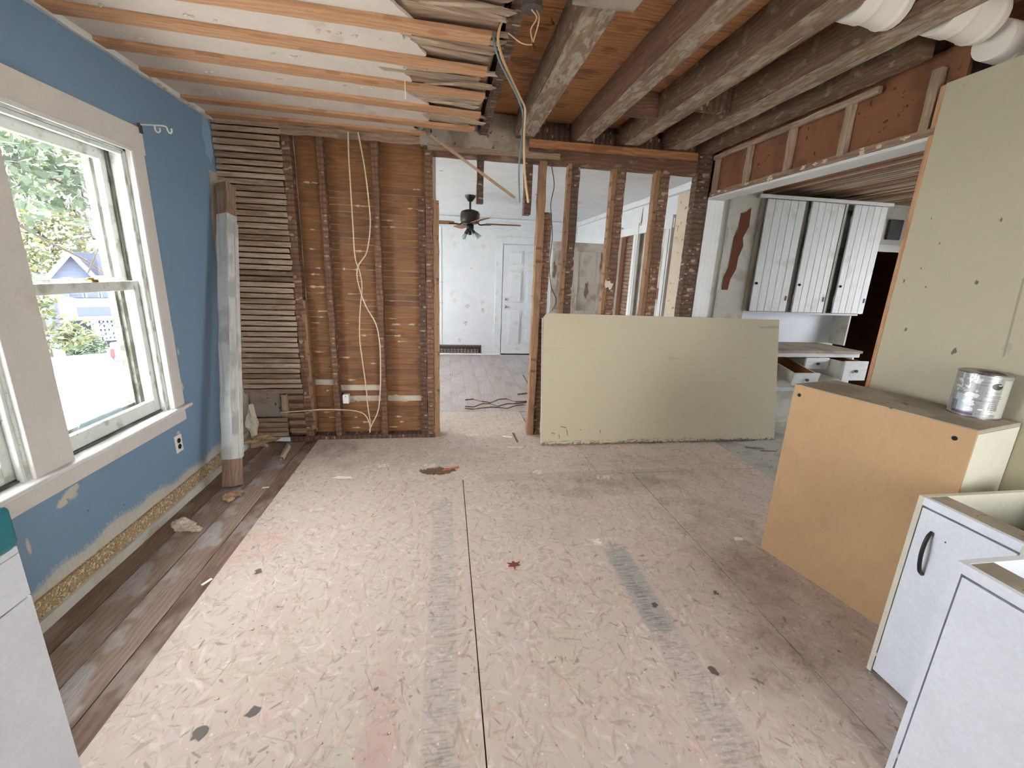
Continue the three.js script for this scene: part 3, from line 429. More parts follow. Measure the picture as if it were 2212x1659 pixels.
// ---------------------------------------------------------------- right side: beam over the kitchen opening, cream partition
const wallR = structure('wall_right', 'cream partition and stripped beam over the kitchen opening');
{
  lim('soffit_board', XR, 2.52, 2.25, 2.268, -3.88, -2.0, M.white, wallR, { g: 2, r: 0.003 });
  lim('jamb_board', XR + 0.005, 2.53, 0, 2.25, -3.905, -3.88, M.white, wallR, { g: 1, r: 0.003 });
  lim('jamb_core', XR + 0.005, 2.53, 0, 2.78, -4.0, -3.906, M.studDark, wallR, { g: 1 });
  lim('bottom_strip', XR - 0.005, XR + 0.02, 2.268, 2.305, -3.86, -2.0, M.lathGrey2, wallR, { g: 2, jit: 0.004 });
  lim('top_strip', XR - 0.012, XR + 0.012, 2.57, 2.605, -3.86, -2.35, M.lathGrey, wallR, { g: 2, jit: 0.004 });
  for (const z of [-3.82, -3.4, -2.97, -2.53, -2.06]) lim('cripple_stud', XR - 0.004, XR + 0.03, 2.3, 2.575, z - 0.022, z + 0.022, M.lathGrey, wallR, { g: 1, jit: 0.003 });
  lim('backing_board', XR + 0.035, XR + 0.05, 2.26, 2.66, -3.86, -1.95, M.brownPaper, wallR);
  lim('beam', XR + 0.055, 2.52, 2.27, 2.78, -3.9, -1.95, M.studDark, wallR);
  for (let i = 0; i < 16; i++) mesh('plaster_crumb', lump(0.014, [0.6, 0.7, 1.3], i, 0.6, 1), M.keys, wallR, XR - 0.004, 2.285 + rr(-0.01, 0.012), rr(-3.8, -2.1));
  const tex = canvasTex(2048, 1024, (g, w, h) => {
    const r = rngOf(77), q = (a, b) => a + (b - a) * r(); g.fillStyle = rgba(186, 180, 154); g.fillRect(0, 0, w, h);
    for (let i = 0; i < 7000; i++) { const k = q(-5, 5); g.fillStyle = rgba(186 + k, 180 + k, 154 + k, 0.3); g.fillRect(q(0, w), q(0, h), q(2, 30), q(2, 20)); }
    const Z = (z) => (z + 2) / 3.5 * w, Y = (y) => (1 - y / 2.49) * h;
    for (const [px, py, s] of [[1952, 472, 3], [2012, 472, 2], [2163, 475, 3], [2110, 610, 4], [1953, 607, 3], [1990, 580, 2], [1957, 712, 4], [2062, 759, 6], [2030, 525, 2], [2000, 620, 2]]) { const p = onX(px, py, XR); blotch(g, Z(p.z), Y(p.y), s, s, rgba(92, 84, 68, 0.85), r, 9); }
    for (let i = 0; i < 40; i++) { const k = q(-14, 12); blotch(g, q(0, w), q(0, h), q(4, 22), q(3, 12), rgba(178 + k, 172 + k, 150 + k, 0.5), r, 10); }
    g.strokeStyle = rgba(150, 144, 122, 0.8); g.lineWidth = 5; const a = onX(2168, 770, XR), b = onX(2212, 600, XR); g.beginPath(); g.moveTo(Z(a.z), Y(a.y)); g.lineTo(Z(b.z), Y(b.y)); g.stroke();
  });
  const g = bx(0.0127, 2.49, 3.495), p = g.attributes.position, uv = g.attributes.uv; for (let i = 0; i < p.count; i++) uv.setXY(i, (p.getZ(i) + 1.7475) / 3.5, (p.getY(i) + 1.245) / 2.49);
  mesh('drywall_panel', g, new THREE.MeshStandardMaterial({ map: tex, roughness: 0.75 }), wallR, XR + 0.006, 1.245, -2.0 + 1.7475);
  lim('corner_bead', XR - 0.003, XR + 0.016, 0, 2.485, -2.022, -2.0005, M.strip, wallR, { g: 1 });
  lim('partition_core', XR + 0.0135, 2.49, 0, 2.48, -2.02, ZK, M.carcass, wallR);
}

// ---------------------------------------------------------------- leaning drywall sheet
{
  const tex = canvasTex(1024, 512, (g, w, h) => {
    const r = rngOf(31), q = (a, b) => a + (b - a) * r(); g.fillStyle = rgba(190, 182, 154); g.fillRect(0, 0, w, h);
    for (let i = 0; i < 5000; i++) { const k = q(-5, 5); g.fillStyle = rgba(190 + k, 182 + k, 154 + k, 0.3); g.fillRect(q(0, w), q(0, h), q(2, 20), q(2, 14)); }
    for (let i = 0; i < 24; i++) blotch(g, q(0, w), q(0, h), q(4, 26), q(3, 12), rgba(166, 156, 134, 0.18), r, 12);
    blotch(g, w * 0.53, h * 0.33, 22, 9, rgba(164, 152, 130, 0.35), r, 14); blotch(g, w * 0.95, h * 0.07, 46, 6, rgba(140, 130, 112, 0.4), r, 14, 0.7);
    g.strokeStyle = rgba(92, 82, 66, 0.9); g.lineWidth = 2.5;
    for (const [x, y, dx, dy] of [[0.075, 0.86, 0.022, 0.012], [0.1, 0.88, 0.004, 0.05], [0.04, 0.905, 0.012, 0.012], [0.07, 0.92, 0.002, 0.03], [0.235, 0.89, 0.003, 0.025], [0.155, 0.885, 0.003, 0.006]]) { g.beginPath(); g.moveTo(x * w, y * h); g.lineTo((x + dx) * w, (y + dy * 0.6) * h); g.lineTo((x + dx * 0.8) * w, (y + dy) * h); g.stroke(); }
    for (let i = 0; i < 90; i++) { g.fillStyle = rgba(120, 108, 90, q(0.15, 0.5)); const x = q(0, w) * q(0.3, 1); g.fillRect(x, h * q(0.965, 0.985), q(4, 40), q(1, 3)); }
    for (let i = 0; i < 400; i++) { const k = q(70, 120); blotch(g, q(0, w), h * (1 - 0.022 * r() * r()), q(1, 6), q(1, 4), rgba(k, k * 0.9, k * 0.75, 0.7), r, 6); }
  });
  const Lx = 2.42, Hh = 1.215, pts = [[0, 0]]; for (let i = 1; i < 24; i++) pts.push([Lx * i / 24, 0.004 * Math.sin(i * 2.3)]); pts.push([Lx, 0], [Lx - 0.01, Hh - 0.01], [0.07, Hh], [0.03, Hh - 0.008], [0.006, Hh - 0.04]);
  const g = slab(pts, 0.0127), p = g.attributes.position, uv = g.attributes.uv, n = g.attributes.normal; for (let i = 0; i < p.count; i++) uv.setXY(i, p.getX(i) / Lx, p.getY(i) / Hh);
  const front = new THREE.MeshStandardMaterial({ map: tex, roughness: 0.7 });
  const o = thing('drywall_sheet', 'large cream painted drywall sheet leaning against the studs', 'drywall sheet', [0.872, 0.002, -3.615]); o.rotation.x = -0.19;
  mesh('panel', g, front, o); lim('paper_edge', -0.004, 0.0005, 0.0, Hh - 0.045, -0.0005, 0.0132, M.plaster, o, { g: 1, jit: 0.0015 });
  for (let i = 0; i < 60; i++) { const x = rr(0.95, 3.15); const m = mesh('plaster_dust', lump(rr(0.006, 0.014), [1.4, 0.6, 1], i, 0.5, 1), M.plasterGrey, o, x - 0.872, 0.004, 0.02); }
}

// ---------------------------------------------------------------- cabinets on the right
{ // cabinet seen from its fibreboard back
  const mdfTex = paint(512, 512, (u, v) => { const a = fbm(N1, u * 5, v * 5, [5, 5], 5), b = N2(u * 90, v * 160, 90, 160), c = N3(u * 20, v * 60, 20, 60); return mixc(mixc([190, 157, 116], [175, 142, 103], a), [156, 121, 84], sst(0.6, 1.0, c) * 0.1 + 0.16 * b); });
  const mdf = new THREE.MeshStandardMaterial({ map: mdfTex, roughness: 0.7 });
  const yaw = 0.23, o = thing('storage_cabinet', 'cabinet turned to show its tan fibreboard back, paint can on top', 'cabinet', [1.862, 0, -1.975], yaw);   // local z along the face, local x into the wall
  const w = 0.735, d = 0.335, h = 1.02;
  lim('back_panel', 0, 0.006, 0.004, h - 0.004, 0.0, w, mdf, o, { g: 1, r: 0.002 });
  lim('top_panel', 0.001, d, h - 0.018, h, 0.0, w, M.dusty, o, { g: 2, r: 0.002 }); lim('bottom_panel', 0.0065, d, 0.0, 0.018, 0.018, w - 0.018, M.carcass, o, { g: 2 });
  lim('side_panel', 0.0065, d, 0, h - 0.0185, w - 0.018, w, M.creamEdge, o, { g: 1 }); lim('side_panel', 0.0065, d, 0, h - 0.0185, 0, 0.018, M.creamEdge, o, { g: 1 });
  lim('shelf', 0.0065, d - 0.02, 0.5, 0.518, 0.0185, w - 0.0185, M.carcass, o, { g: 2 });
  for (const [y, z] of [[h - 0.055, 0.035], [h - 0.055, w - 0.06]]) { const g = new THREE.CylinderGeometry(0.009, 0.009, 0.003, 14); g.rotateZ(Math.PI / 2); mesh('hole_shade_disc', g, M.dark, o, -0.001, y, z); }  // flat dark discs stand in for the shade inside drilled holes
}
function baseCabinet(label, x0, x1, z0, z1, h, handle, front, edge = M.creamEdge) {
  const o = thing('base_cabinet', label, 'cabinet', [x0, 0, z0]), w = z1 - z0, d = x1 - x0, t = 0.018;
  lim('side_panel', 0, d, 0, h, 0, t, edge, o, { g: 1 }); lim('side_panel', 0, d, 0, h, w - t, w, edge, o, { g: 1 });
  lim('back_panel', d - 0.008, d, 0.05, h, t, w - t, M.carcass, o, { g: 1 }); lim('bottom_panel', 0, d - 0.009, 0.08, 0.098, t, w - t, M.carcass, o, { g: 0 });
  lim('top_rail', 0.002, 0.1, h - t, h - 0.001, t, w - t, M.dusty, o, { g: 2 }); lim('front_rail', -0.001, 0.017, h - 0.03, h + 0.001, t, w - t, M.melamine, o, { g: 2, r: 0.001 }); lim('top_rail', d - 0.1, d - 0.009, h - t, h - 0.001, t, w - t, M.carcass, o, { g: 2 });
  const door = lim('door', -0.002, 0.015, front[0], h - 0.037, t + 0.005, w - t - 0.004, M.melamine, o, { g: 1, r: 0.0015 });
  lim('liner', 0.03, 0.034, 0.02, h - 0.031, t + 0.0005, w - t - 0.0005, M.carcass, o);
  if (handle) { const hz = -(w - 2 * t) / 2 + 0.06, y = 0.375 - 0.16; const q = (x, yy) => V(x, y + yy, hz + yy * -0.05); tube('handle', [q(-0.008, 0.085), q(-0.022, 0.07), q(-0.034, 0.0), q(-0.022, -0.07), q(-0.008, -0.085)], 0.0065, M.black, door, 36, 8); }
  for (const [y, z] of [[h - 0.05, w * 0.45]]) mesh('screw', new THREE.SphereGeometry(0.003, 6, 4), M.cableGrey, door, -0.0085, 0.29, -0.04);
  return o;
}
baseCabinet('white cabinet with a curved black handle before the tan cabinet', 1.735, 2.3, -1.185, -0.868, 0.8, true, [0.02, 0.775, 0.02]);
baseCabinet('plain white cabinet without handle in front of the handled one', 1.43, 1.99, -0.842, -0.24, 0.8, false, [0.02, 0.792, 0.022], M.melamine);
{ // left base cabinet
  const o = thing('drawer_cabinet', 'white slab front cabinet by blue wall, teal package on top', 'cabinet', [-1.11, 0, -1.155]), h = 0.8;
  lim('body', -0.6, -0.018, 0, h - 0.02, 0.004, 1.0, M.creamEdge, o, { g: 1 }); lim('top', -0.6, 0.0, h - 0.019, h, 0.0, 1.0, M.melamine, o, { g: 2, r: 0.002 });
  lim('drawer_front', -0.0175, 0.0, 0.652, h - 0.02, 0.0, 1.0, M.melamine, o, { g: 2, r: 0.0015 }); lim('door', -0.0175, 0.0, 0.012, 0.648, 0.0, 1.0, M.melamine, o, { g: 1, r: 0.0015 });
  const t = thing('teal_package', 'teal package with white label on the white cabinet', 'package', [-1.2, h, -1.108], 0.03);
  mesh('bag', bx(0.2, 0.12, 0.1, { r: 0.018 }), M.teal, t, 0, 0.06, 0); const g = new THREE.CylinderGeometry(0.042, 0.042, 0.004, 24); g.rotateX(Math.PI / 2); g.scale(1.0, 0.9, 1); mesh('label', g, M.plastic, t, 0.015, 0.05, 0.051); const g2 = new THREE.TorusGeometry(0.042, 0.003, 6, 28); mesh('label_outline', g2, M.black, t, 0.015, 0.05, 0.051);
}
{ // paint can
  const o = thing('paint_can', 'open metal paint can with torn label and paint smears', 'paint can', [2.265, 1.02, -1.445], 0.0), r = 0.083, h = 0.185;
  const tex = canvasTex(1024, 512, (g, w, hh) => {
    const q0 = rngOf(3), q = (a, b) => a + (b - a) * q0();
    g.fillStyle = rgba(166, 166, 164); g.fillRect(0, 0, w, hh);
    for (let i = 0; i < 700; i++) { const k = q(84, 220); g.fillStyle = rgba(k, k, k, 0.35); g.fillRect(q(0, w), q(0, hh), q(4, 60), q(2, 18)); }
    for (let i = 0; i < 60; i++) { const k = q(90, 140); g.fillStyle = rgba(k, k, k + 4, 0.5); g.fillRect(q(0, w), q(0, hh), q(3, 9), q(30, 120)); }
    const s = w / 6.283, at = (deg) => ((deg / 360) % 1 + 1) % 1 * w;
    g.fillStyle = rgba(206, 208, 200); g.fillRect(at(196), 0.1 * hh, 90, 0.86 * hh); g.fillRect(at(196) - 70, 0.8 * hh, 100, 0.09 * hh);
    g.fillStyle = rgba(52, 56, 44); g.beginPath(); g.ellipse(at(182), 0.24 * hh, 34, 38, 0, 0, 6.3); g.fill(); g.fillStyle = rgba(210, 212, 206); g.fillRect(at(182) + 4, 0.2 * hh, 24, 12);
    for (let i = 0; i < 9; i++) { g.fillStyle = rgba(90, 88, 86, 0.6); g.fillRect(at(176) + q(-10, 10), (0.46 + i * 0.045) * hh, q(40, 80), 5); }
    g.fillStyle = rgba(196, 212, 216); g.fillRect(at(100), 0.5 * hh, 110, 0.38 * hh); g.fillStyle = rgba(122, 92, 128); g.fillRect(at(96), 0.9 * hh, 150, 0.06 * hh);
    g.fillStyle = rgba(60, 60, 66); for (let i = 0; i < 8; i++) g.fillRect(at(92) + i * 6, 0.66 * hh, 3, 0.28 * hh);
    for (let i = 0; i < 10; i++) blotch(g, at(134) + q(-26, 26), hh * q(0.46, 0.82), q(12, 26), q(16, 34), rgba(236, 240, 236, 0.95), q0, 12, 0.5);
    for (let i = 0; i < 26; i++) blotch(g, at(115) + q(-60, 90), hh * q(0.03, 0.45), q(4, 16), q(6, 30), rgba(226, 230, 230, 0.85), q0, 9, 0.5);
    blotch(g, at(160), hh * 0.8, 16, 10, rgba(244, 244, 240), q0, 8, 0.4);
  });
  const side = new THREE.CylinderGeometry(r, r, h, 48, 1, true); mesh('body', side, new THREE.MeshStandardMaterial({ map: tex, roughness: 0.32, metalness: 0.35, side: THREE.DoubleSide }), o, 0, h / 2 + 0.002, 0, 0, 2.67, 0);
  const rim = new THREE.LatheGeometry([[r - 0.014, 0], [r - 0.012, 0.003], [r - 0.006, 0.001], [r + 0.001, 0.005], [r + 0.002, 0.008], [r - 0.002, 0.011], [r - 0.006, 0.008], [r - 0.012, 0.006], [r - 0.014, 0]].map(([a, b]) => new THREE.Vector2(a, b)), 48); mesh('rim', rim, M.steel, o, 0, h - 0.006, 0);
  mesh('base', new THREE.CylinderGeometry(r + 0.001, r + 0.001, 0.006, 40), M.steel, o, 0, 0.003, 0); mesh('paint_residue', new THREE.CylinderGeometry(r - 0.002, r - 0.002, 0.004, 32), plain(120, 108, 84, 0.6), o, 0, h - 0.05, 0);
}

// ---------------------------------------------------------------- things on the floor
{ // leaning white post
  const a = V(-1.512, -0.012, -3.045), b = V(-1.64, 2.1, -3.79);
  const o = thing('leaning_post', 'old white painted wooden post leaning in the corner', 'post', a.toArray()); const d = b.clone().sub(a), L = d.length(); o.quaternion.setFromUnitVectors(V(0, 1, 0), d.normalize()); o.rotateY(-0.35);
  const bare = M.lathGrey2, wp = coat([212, 214, 210], { grime: [150, 150, 146], gc: 0.45, ga: 0.6, chip: [116, 108, 98], cc: 0.82, streak: [160, 160, 156], rough: 0.7, bump: 0.002 });
  lim('shaft', -0.047, 0.047, 0.19, L - 0.24, -0.045, 0.045, wp, o, { g: 1, jit: 0.003 }); lim('foot', -0.046, 0.046, 0.0, 0.19, -0.044, 0.044, bare, o, { g: 1, jit: 0.002 });
  lim('head', -0.046, 0.046, L - 0.24, L, -0.044, 0.044, M.lathGrey2, o, { g: 1, jit: 0.005 }); lim('fillet', 0.047, 0.057, 0.2, L - 0.3, -0.045, -0.015, wp, o, { g: 1, jit: 0.002 });
}
{ const a = fl(596, 990), b = fl(634, 966); const o = thing('plastic_pipe', 'short length of off white plastic pipe on dark boards', 'pipe', [(a.x + b.x) / 2, 0.0, (a.z + b.z) / 2 - 0.0]);
  const g = new THREE.LatheGeometry([[0.0165, -0.13], [0.0205, -0.13], [0.0205, 0.13], [0.0165, 0.13], [0.0165, -0.13]].map(([x, y]) => new THREE.Vector2(x, y)), 24); g.rotateX(Math.PI / 2); mesh('tube', g, M.pvc, o, 0, 0.0, 0, 0, 0.12, 0); mesh('print_line', bx(0.004, 0.0006, 0.2), M.cableGrey, o, 0, 0.0205, 0, 0, 0.12, 0); }
tag(mesh('insulation_chunk', mergeGeometries([lump(0.04, [1.1, 0.8, 0.9], 2, 0.35, 3), lump(0.03, [1.2, 0.7, 1], 5, 0.35, 3).translate(0.05, -0.004, 0.02), lump(0.026, [1, 0.8, 1], 9, 0.4, 3).translate(-0.045, -0.004, -0.02), lump(0.018, [1, 0.8, 1], 3, 0.4, 2).translate(0.095, -0.008, 0.03)]), M.plasterOld, scene, -1.56, 0.0, -2.53), 'pale crumbly clump of insulation on the dark boards', 'insulation');
tag(mesh('insulation_chunk', mergeGeometries([lump(0.034, [1, 0.7, 1.3], 3, 0.35, 3), lump(0.026, [1.2, 0.7, 1], 6, 0.4, 3).translate(0.03, -0.003, -0.05)]), M.insulation, scene, -1.45, 0.0, -2.86), 'tan fibrous clump of insulation below the white post', 'insulation');
{ const o = thing('foam_chunk', 'pale lumpy foam stuck upright behind the white post', 'foam', [-1.665, 0, -3.8]); mesh('foam', lump(0.055, [0.7, 2.4, 0.5], 4, 0.35, 3), M.plasterOld, o, 0, 0.2, 0); mesh('crumbled_base', lump(0.06, [1.5, 0.7, 0.8], 8, 0.6, 3), M.insulation, o, 0.06, 0.03, 0.02); }
const scrap = (name, label, cat, px, py, pts, mat, ry = 0) => { const p = fl(px, py), g = slab(pts, 0.004); g.rotateX(-Math.PI / 2); return tag(mesh(name, g, mat, scene, p.x, 0.001, p.z, 0, ry, 0), label, cat); };
scrap('white_scrap', 'long torn white scrap on the bare floor sheet', 'scrap', 740, 1032, [[-0.07, -0.01], [-0.02, -0.018], [0.04, -0.01], [0.07, -0.014], [0.06, 0.012], [0.02, 0.014], [-0.04, 0.02]], M.paper, -0.1);
scrap('white_scrap', 'small rectangular white scrap in the doorway', 'scrap', 1096, 944, [[-0.045, -0.012], [0.045, -0.016], [0.045, 0.008], [-0.045, 0.014]], M.plastic, -0.3);
scrap('white_scrap', 'white paper flake near the tan cabinet', 'scrap', 1597, 1165, [[-0.03, -0.012], [0.012, -0.016], [0.026, 0.004], [0.0, 0.02], [-0.026, 0.016]], M.paper);
scrap('white_scrap', 'tiny white stick on the dark gap between boards and sheet', 'scrap', 447, 1258, [[-0.006, -0.025], [0.006, -0.025], [0.006, 0.025], [-0.006, 0.025]], M.plastic, -0.5);
scrap('white_scrap', 'small white peg near the plastic pipe', 'scrap', 574, 1054, [[-0.022, -0.006], [0.022, -0.006], [0.022, 0.006], [-0.022, 0.006]], M.paper, 0.2);
scrap('dry_leaf', 'brown curled dry leaf on the bare floor sheet', 'leaf', 1110, 1221, [[0, -0.04], [0.004, -0.01], [0.035, -0.006], [0.02, 0.006], [0.036, 0.022], [0.012, 0.014], [0.0, 0.032], [-0.012, 0.014], [-0.036, 0.02], [-0.02, 0.004], [-0.034, -0.01], [-0.004, -0.012]], M.leafRed);
{ const p = fl(945, 1018), gs = [], r = rngOf(44); for (let i = 0; i < 90; i++) { const a = r() * 6.283, k = Math.sqrt(r()); gs.push(lump(0.006 + r() * 0.009, [1.3, 0.5, 0.9], i, 0.6, 1).translate(Math.cos(a) * k * 0.13, 0.004, Math.sin(a) * k * 0.05)); }
  const o = thing('debris_pile', 'small pile of brown swept debris with an orange chip', 'debris', [p.x, 0, p.z]); const m = mesh('crumbs', mergeGeometries(gs), plain(112, 88, 66, 0.95), o); m.userData.kind = 'stuff'; bar('orange_chip', V(0.04, 0.012, 0.02), V(0.17, 0.006, -0.05), 0.02, 0.004, plain(178, 104, 76, 0.9), o, { jit: 0.003 }); }
{ const r = rngOf(61), gs = []; for (let i = 0; i < 420; i++) { const x = -1.1 + r() * 2.5, z = -3.3 + r() * 2.6; if (Math.abs(x + 0.06) > 0.25 || Math.abs(z + 3.02) > 0.2) gs.push(lump(0.002 + 0.005 * r() * r(), [1.3, 0.7, 1], i, 0.4, 0).translate(x, 0.002, z)); } tag(mesh('plaster_crumbs', mergeGeometries(gs), M.keys, scene), 'scattered pale plaster crumbs over the floor sheets', 'crumbs', undefined, 'stuff'); }

// ---------------------------------------------------------------- kitchen beyond the opening
{
  const kf = structure('floor_kitchen', 'worn pale kitchen floor beyond the opening'); lim('vinyl', 2.624, 6.6, -0.03, -0.002, -5.0, ZK, M.vinyl, kf); for (let i = 0; i < 2; i++) { const p = fl([1610, 1640, 1590, 1655, 1625][i], [968, 975, 985, 995, 955][i]); mesh('torn_edge', bx(0.16, 0.004, 0.012, { g: 0, jit: 0.004 }), M.oldFloor2, kf, p.x + 0.1, 0.001, p.z, 0, -0.3 + i * 0.2, 0); }
  const kw = structure('wall_kitchen', 'kitchen walls round the built in hutch');
  lim('side_wall', 2.52, 3.262, 0, 2.6, -4.46, -4.36, M.hutchOld, kw);
  { const s = slab([[-0.1, -0.44], [-0.03, -0.44], [-0.02, -0.33], [0.03, -0.22], [0.035, -0.1], [0.07, 0.02], [0.05, 0.1], [0.1, 0.22], [0.09, 0.4], [0.05, 0.36], [-0.01, 0.34], [-0.015, 0.2], [-0.05, 0.1], [-0.06, -0.2], [-0.1, -0.32]], 0.004); const p = onZ(1592, 535, -4.355); mesh('bare_patch', s, plain(112, 62, 42, 0.9), kw, p.x, p.y, -4.358); }
  lim('left_post', 2.9, 2.93, 0, 2.45, -4.36, -4.345, M.hutchOld, kw, { g: 1 });
  lim('rear_wall', 3.2, 5.0, 0, 2.6, -5.0, -4.85, M.hutchOld, kw); lim('lintel_wall', 5.0, 6.7, 2.06, 2.6, -5.1, -5.0, M.hutchOld, kw); lim('door_lintel', 4.95, 6.3, 1.98, 2.07, -5.0, -4.97, M.white, kw, { r: 0.004 }); lim('right_pier', 6.25, 6.7, 0, 2.06, -5.1, -5.0, M.hutchOld, kw);
  lim('end_wall', 6.6, 6.75, 0, 0.9, -5.1, 1.7, M.hutch, kw); lim('end_wall', 6.6, 6.75, 2.2, 2.9, -5.1, 1.7, M.hutch, kw); lim('end_wall', 6.6, 6.75, 0.9, 2.2, -5.1, -3.4, M.hutch, kw); lim('end_wall', 6.6, 6.75, 0.9, 2.2, -1.4, 1.7, M.hutch, kw);
  { const f = structure('window_6', 'white framed side window lighting the kitchen'); for (const z of [-3.4, -2.43, -1.46]) lim('frame', 6.66, 6.7, 0.9, 2.2, z, z + 0.06, M.white, f, { g: 1 }); lim('frame', 6.66, 6.7, 0.9, 0.96, -3.4, -1.4, M.white, f, { g: 2 }); lim('frame', 6.66, 6.7, 2.14, 2.2, -3.4, -1.4, M.white, f, { g: 2 }); lim('pane', 6.678, 6.681, 0.96, 2.14, -3.34, -1.46, M.glass, f); }
  { const p = onZ(1930, 497, -4.99); lim('vent_box', p.x - 0.1, p.x + 0.1, p.y - 0.12, p.y + 0.12, -4.999, -4.96, plain(58, 60, 60, 0.6), kw, { r: 0.01 }); }
  for (const [x0, x1, y0, y1, z0, z1] of [[4.85, 5.0, -3, 2.3, -12.0, -5.1], [9.6, 9.75, -3, 2.3, -12.0, -5.1], [4.85, 9.75, -3, 2.3, -12.1, -12.0], [4.85, 9.75, 2.1, 2.3, -12.0, -5.11], [4.85, 9.75, -3.1, -3.0, -12.1, -5.0], [6.3, 9.75, -3, 2.1, -5.2, -5.101]]) lim('added_cellar_wall', x0, x1, y0, y1, z0, z1, M.lathBrown3, kw);  // unseen deep cellar, added so light dies away and the doorway stays dark
  for (let k = 0; k < 9; k++) lim('added_cellar_step', 5.0, 6.3, -0.26 - k * 0.2, -0.22 - k * 0.2, -5.4 - k * 0.26, -5.12 - k * 0.26, M.oldFloor2, kw, { g: 0 });  // unseen steps, added with the cellar that darkens the doorway
  const kc = structure('ceiling_kitchen', 'kitchen ceiling of bare wooden laths');
  for (let i = 0; i < 56; i++) lim('ceiling_lath', 2.56 + i * 0.07, 2.56 + i * 0.07 + rr(0.044, 0.054), 2.515, 2.527, -4.84, -0.9, [M.lathGrey, M.lathGrey2, M.lathBrown2, M.lathGrey3][(R() * 4) | 0], kc, { g: 2, jit: 0.003, seg: 14 });
  lim('ceiling_cover', 2.5, 6.8, 2.58, 2.9, -5.2, 1.7, M.lathBrown3, kc);
  // hutch
  const zu = -4.35, zl = -3.95, o = thing('kitchen_hutch', 'old white built in kitchen hutch with pulled out drawers', 'hutch');
  lim('upper_side', 3.255, 3.275, 1.225, 2.4, zu - 0.38, zu, M.hutchOld, o, { g: 1 }); lim('upper_side', 4.75, 4.77, 1.225, 2.4, zu - 0.38, zu, M.hutch, o, { g: 1 });
  lim('upper_back', 3.275, 4.75, 1.2, 2.4, zu - 0.38, zu - 0.36, M.hutchOld, o, { g: 0 }); lim('crown', 3.2, 4.82, 2.39, 2.425, zu - 0.4, zu + 0.04, M.hutch, o, { g: 0, r: 0.006 }); lim('upper_bottom', 3.275, 4.75, 1.205, 1.225, zu - 0.36, zu - 0.02, M.hutch, o, { g: 0 });
  for (const x of [3.275, 3.78, 4.27]) lim('face_post', x, x + 0.03, 1.225, 2.39, zu - 0.02, zu - 0.002, M.hutchOld, o, { g: 1 });
  const door = (x0, x1, open) => { const d = new THREE.Group(); d.name = 'door'; o.add(d); d.position.set(x1, 0, zu + 0.004); d.rotation.y = open; const n = 5, w = (x1 - x0) / n;
    for (let k = 0; k < n; k++) lim('board', -(k + 1) * w + 0.0016, -k * w - 0.0016, 1.232, 2.382, 0, 0.018, M.hutch, d, { g: 1, r: 0.003 }); lim('batten', -(x1 - x0) + 0.01, -0.01, 1.35, 1.42, -0.014, -0.0005, M.hutch, d, { g: 0 }); lim('batten', -(x1 - x0) + 0.01, -0.01, 2.2, 2.27, -0.014, -0.0005, M.hutch, d, { g: 0 });
    mesh('knob', new THREE.SphereGeometry(0.014, 10, 8), M.black, d, -(x1 - x0) + 0.03, 1.53, 0.026); mesh('latch', bx(0.018, 0.05, 0.008), M.cableGrey, d, -0.03, 1.38, 0.02); return d; };
  door(3.3, 3.76, 0.03); door(3.815, 4.235, 0.06); door(4.34, 4.77, 0.04);
  for (let k = 0; k < 4; k++) mesh('hinge_block', bx(0.03, 0.05, 0.02), M.lathGrey2, o, 4.285, 1.45 + k * 0.25, zu - 0.03);
  lim('alcove_back', 3.2, 4.62, 0.86, 1.205, zu - 0.2, zu - 0.18, M.melamine, o, { g: 0 }); lim('alcove_side', 4.6, 4.62, 0.86, 1.205, zu - 0.18, zu + 0.03, M.hutchOld, o, { g: 1 });
  lim('counter', 3.1, 4.45, 0.835, 0.862, zu - 0.3, zl + 0.02, M.dusty, o, { g: 0, jit: 0.003 }); lim('counter_edge', 3.1, 4.44, 0.79, 0.835, zl - 0.02, zl, M.hutch, o, { g: 0 });
  lim('base_side', 3.1, 3.12, 0, 0.79, zu - 0.3, zl - 0.02, M.hutchOld, o, { g: 1 }); lim('base_side', 4.38, 4.4, 0, 0.83, zu - 0.3, zl - 0.02, M.hutch, o, { g: 1 }); lim('base_front', 3.12, 4.38, 0.42, 0.595, zl - 0.04, zl - 0.02, M.hutchOld, o, { g: 0 }); lim('base_door', 3.14, 3.74, 0.06, 0.42, zl - 0.02, zl, M.hutchOld, o, { g: 1, r: 0.003 }); lim('base_door', 3.76, 4.36, 0.06, 0.42, zl - 0.02, zl, M.hutchOld, o, { g: 1, r: 0.003 }); lim('base_rail', 3.12, 4.38, 0.42, 0.46, zl - 0.02, zl + 0.004, M.hutch, o, { g: 0 }); lim('toe_board', 3.12, 4.38, 0, 0.06, zl - 0.03, zl - 0.01, M.hutchOld, o, { g: 0 });
  mesh('teal_knob', new THREE.SphereGeometry(0.016, 12, 8), M.teal, o, 3.3, 0.27, zl + 0.014); for (let i = 0; i < 3; i++) mesh('pull', new THREE.SphereGeometry(0.008, 8, 6), M.black, o, 3.24 + i * 0.1, 0.45, zl + 0.008);
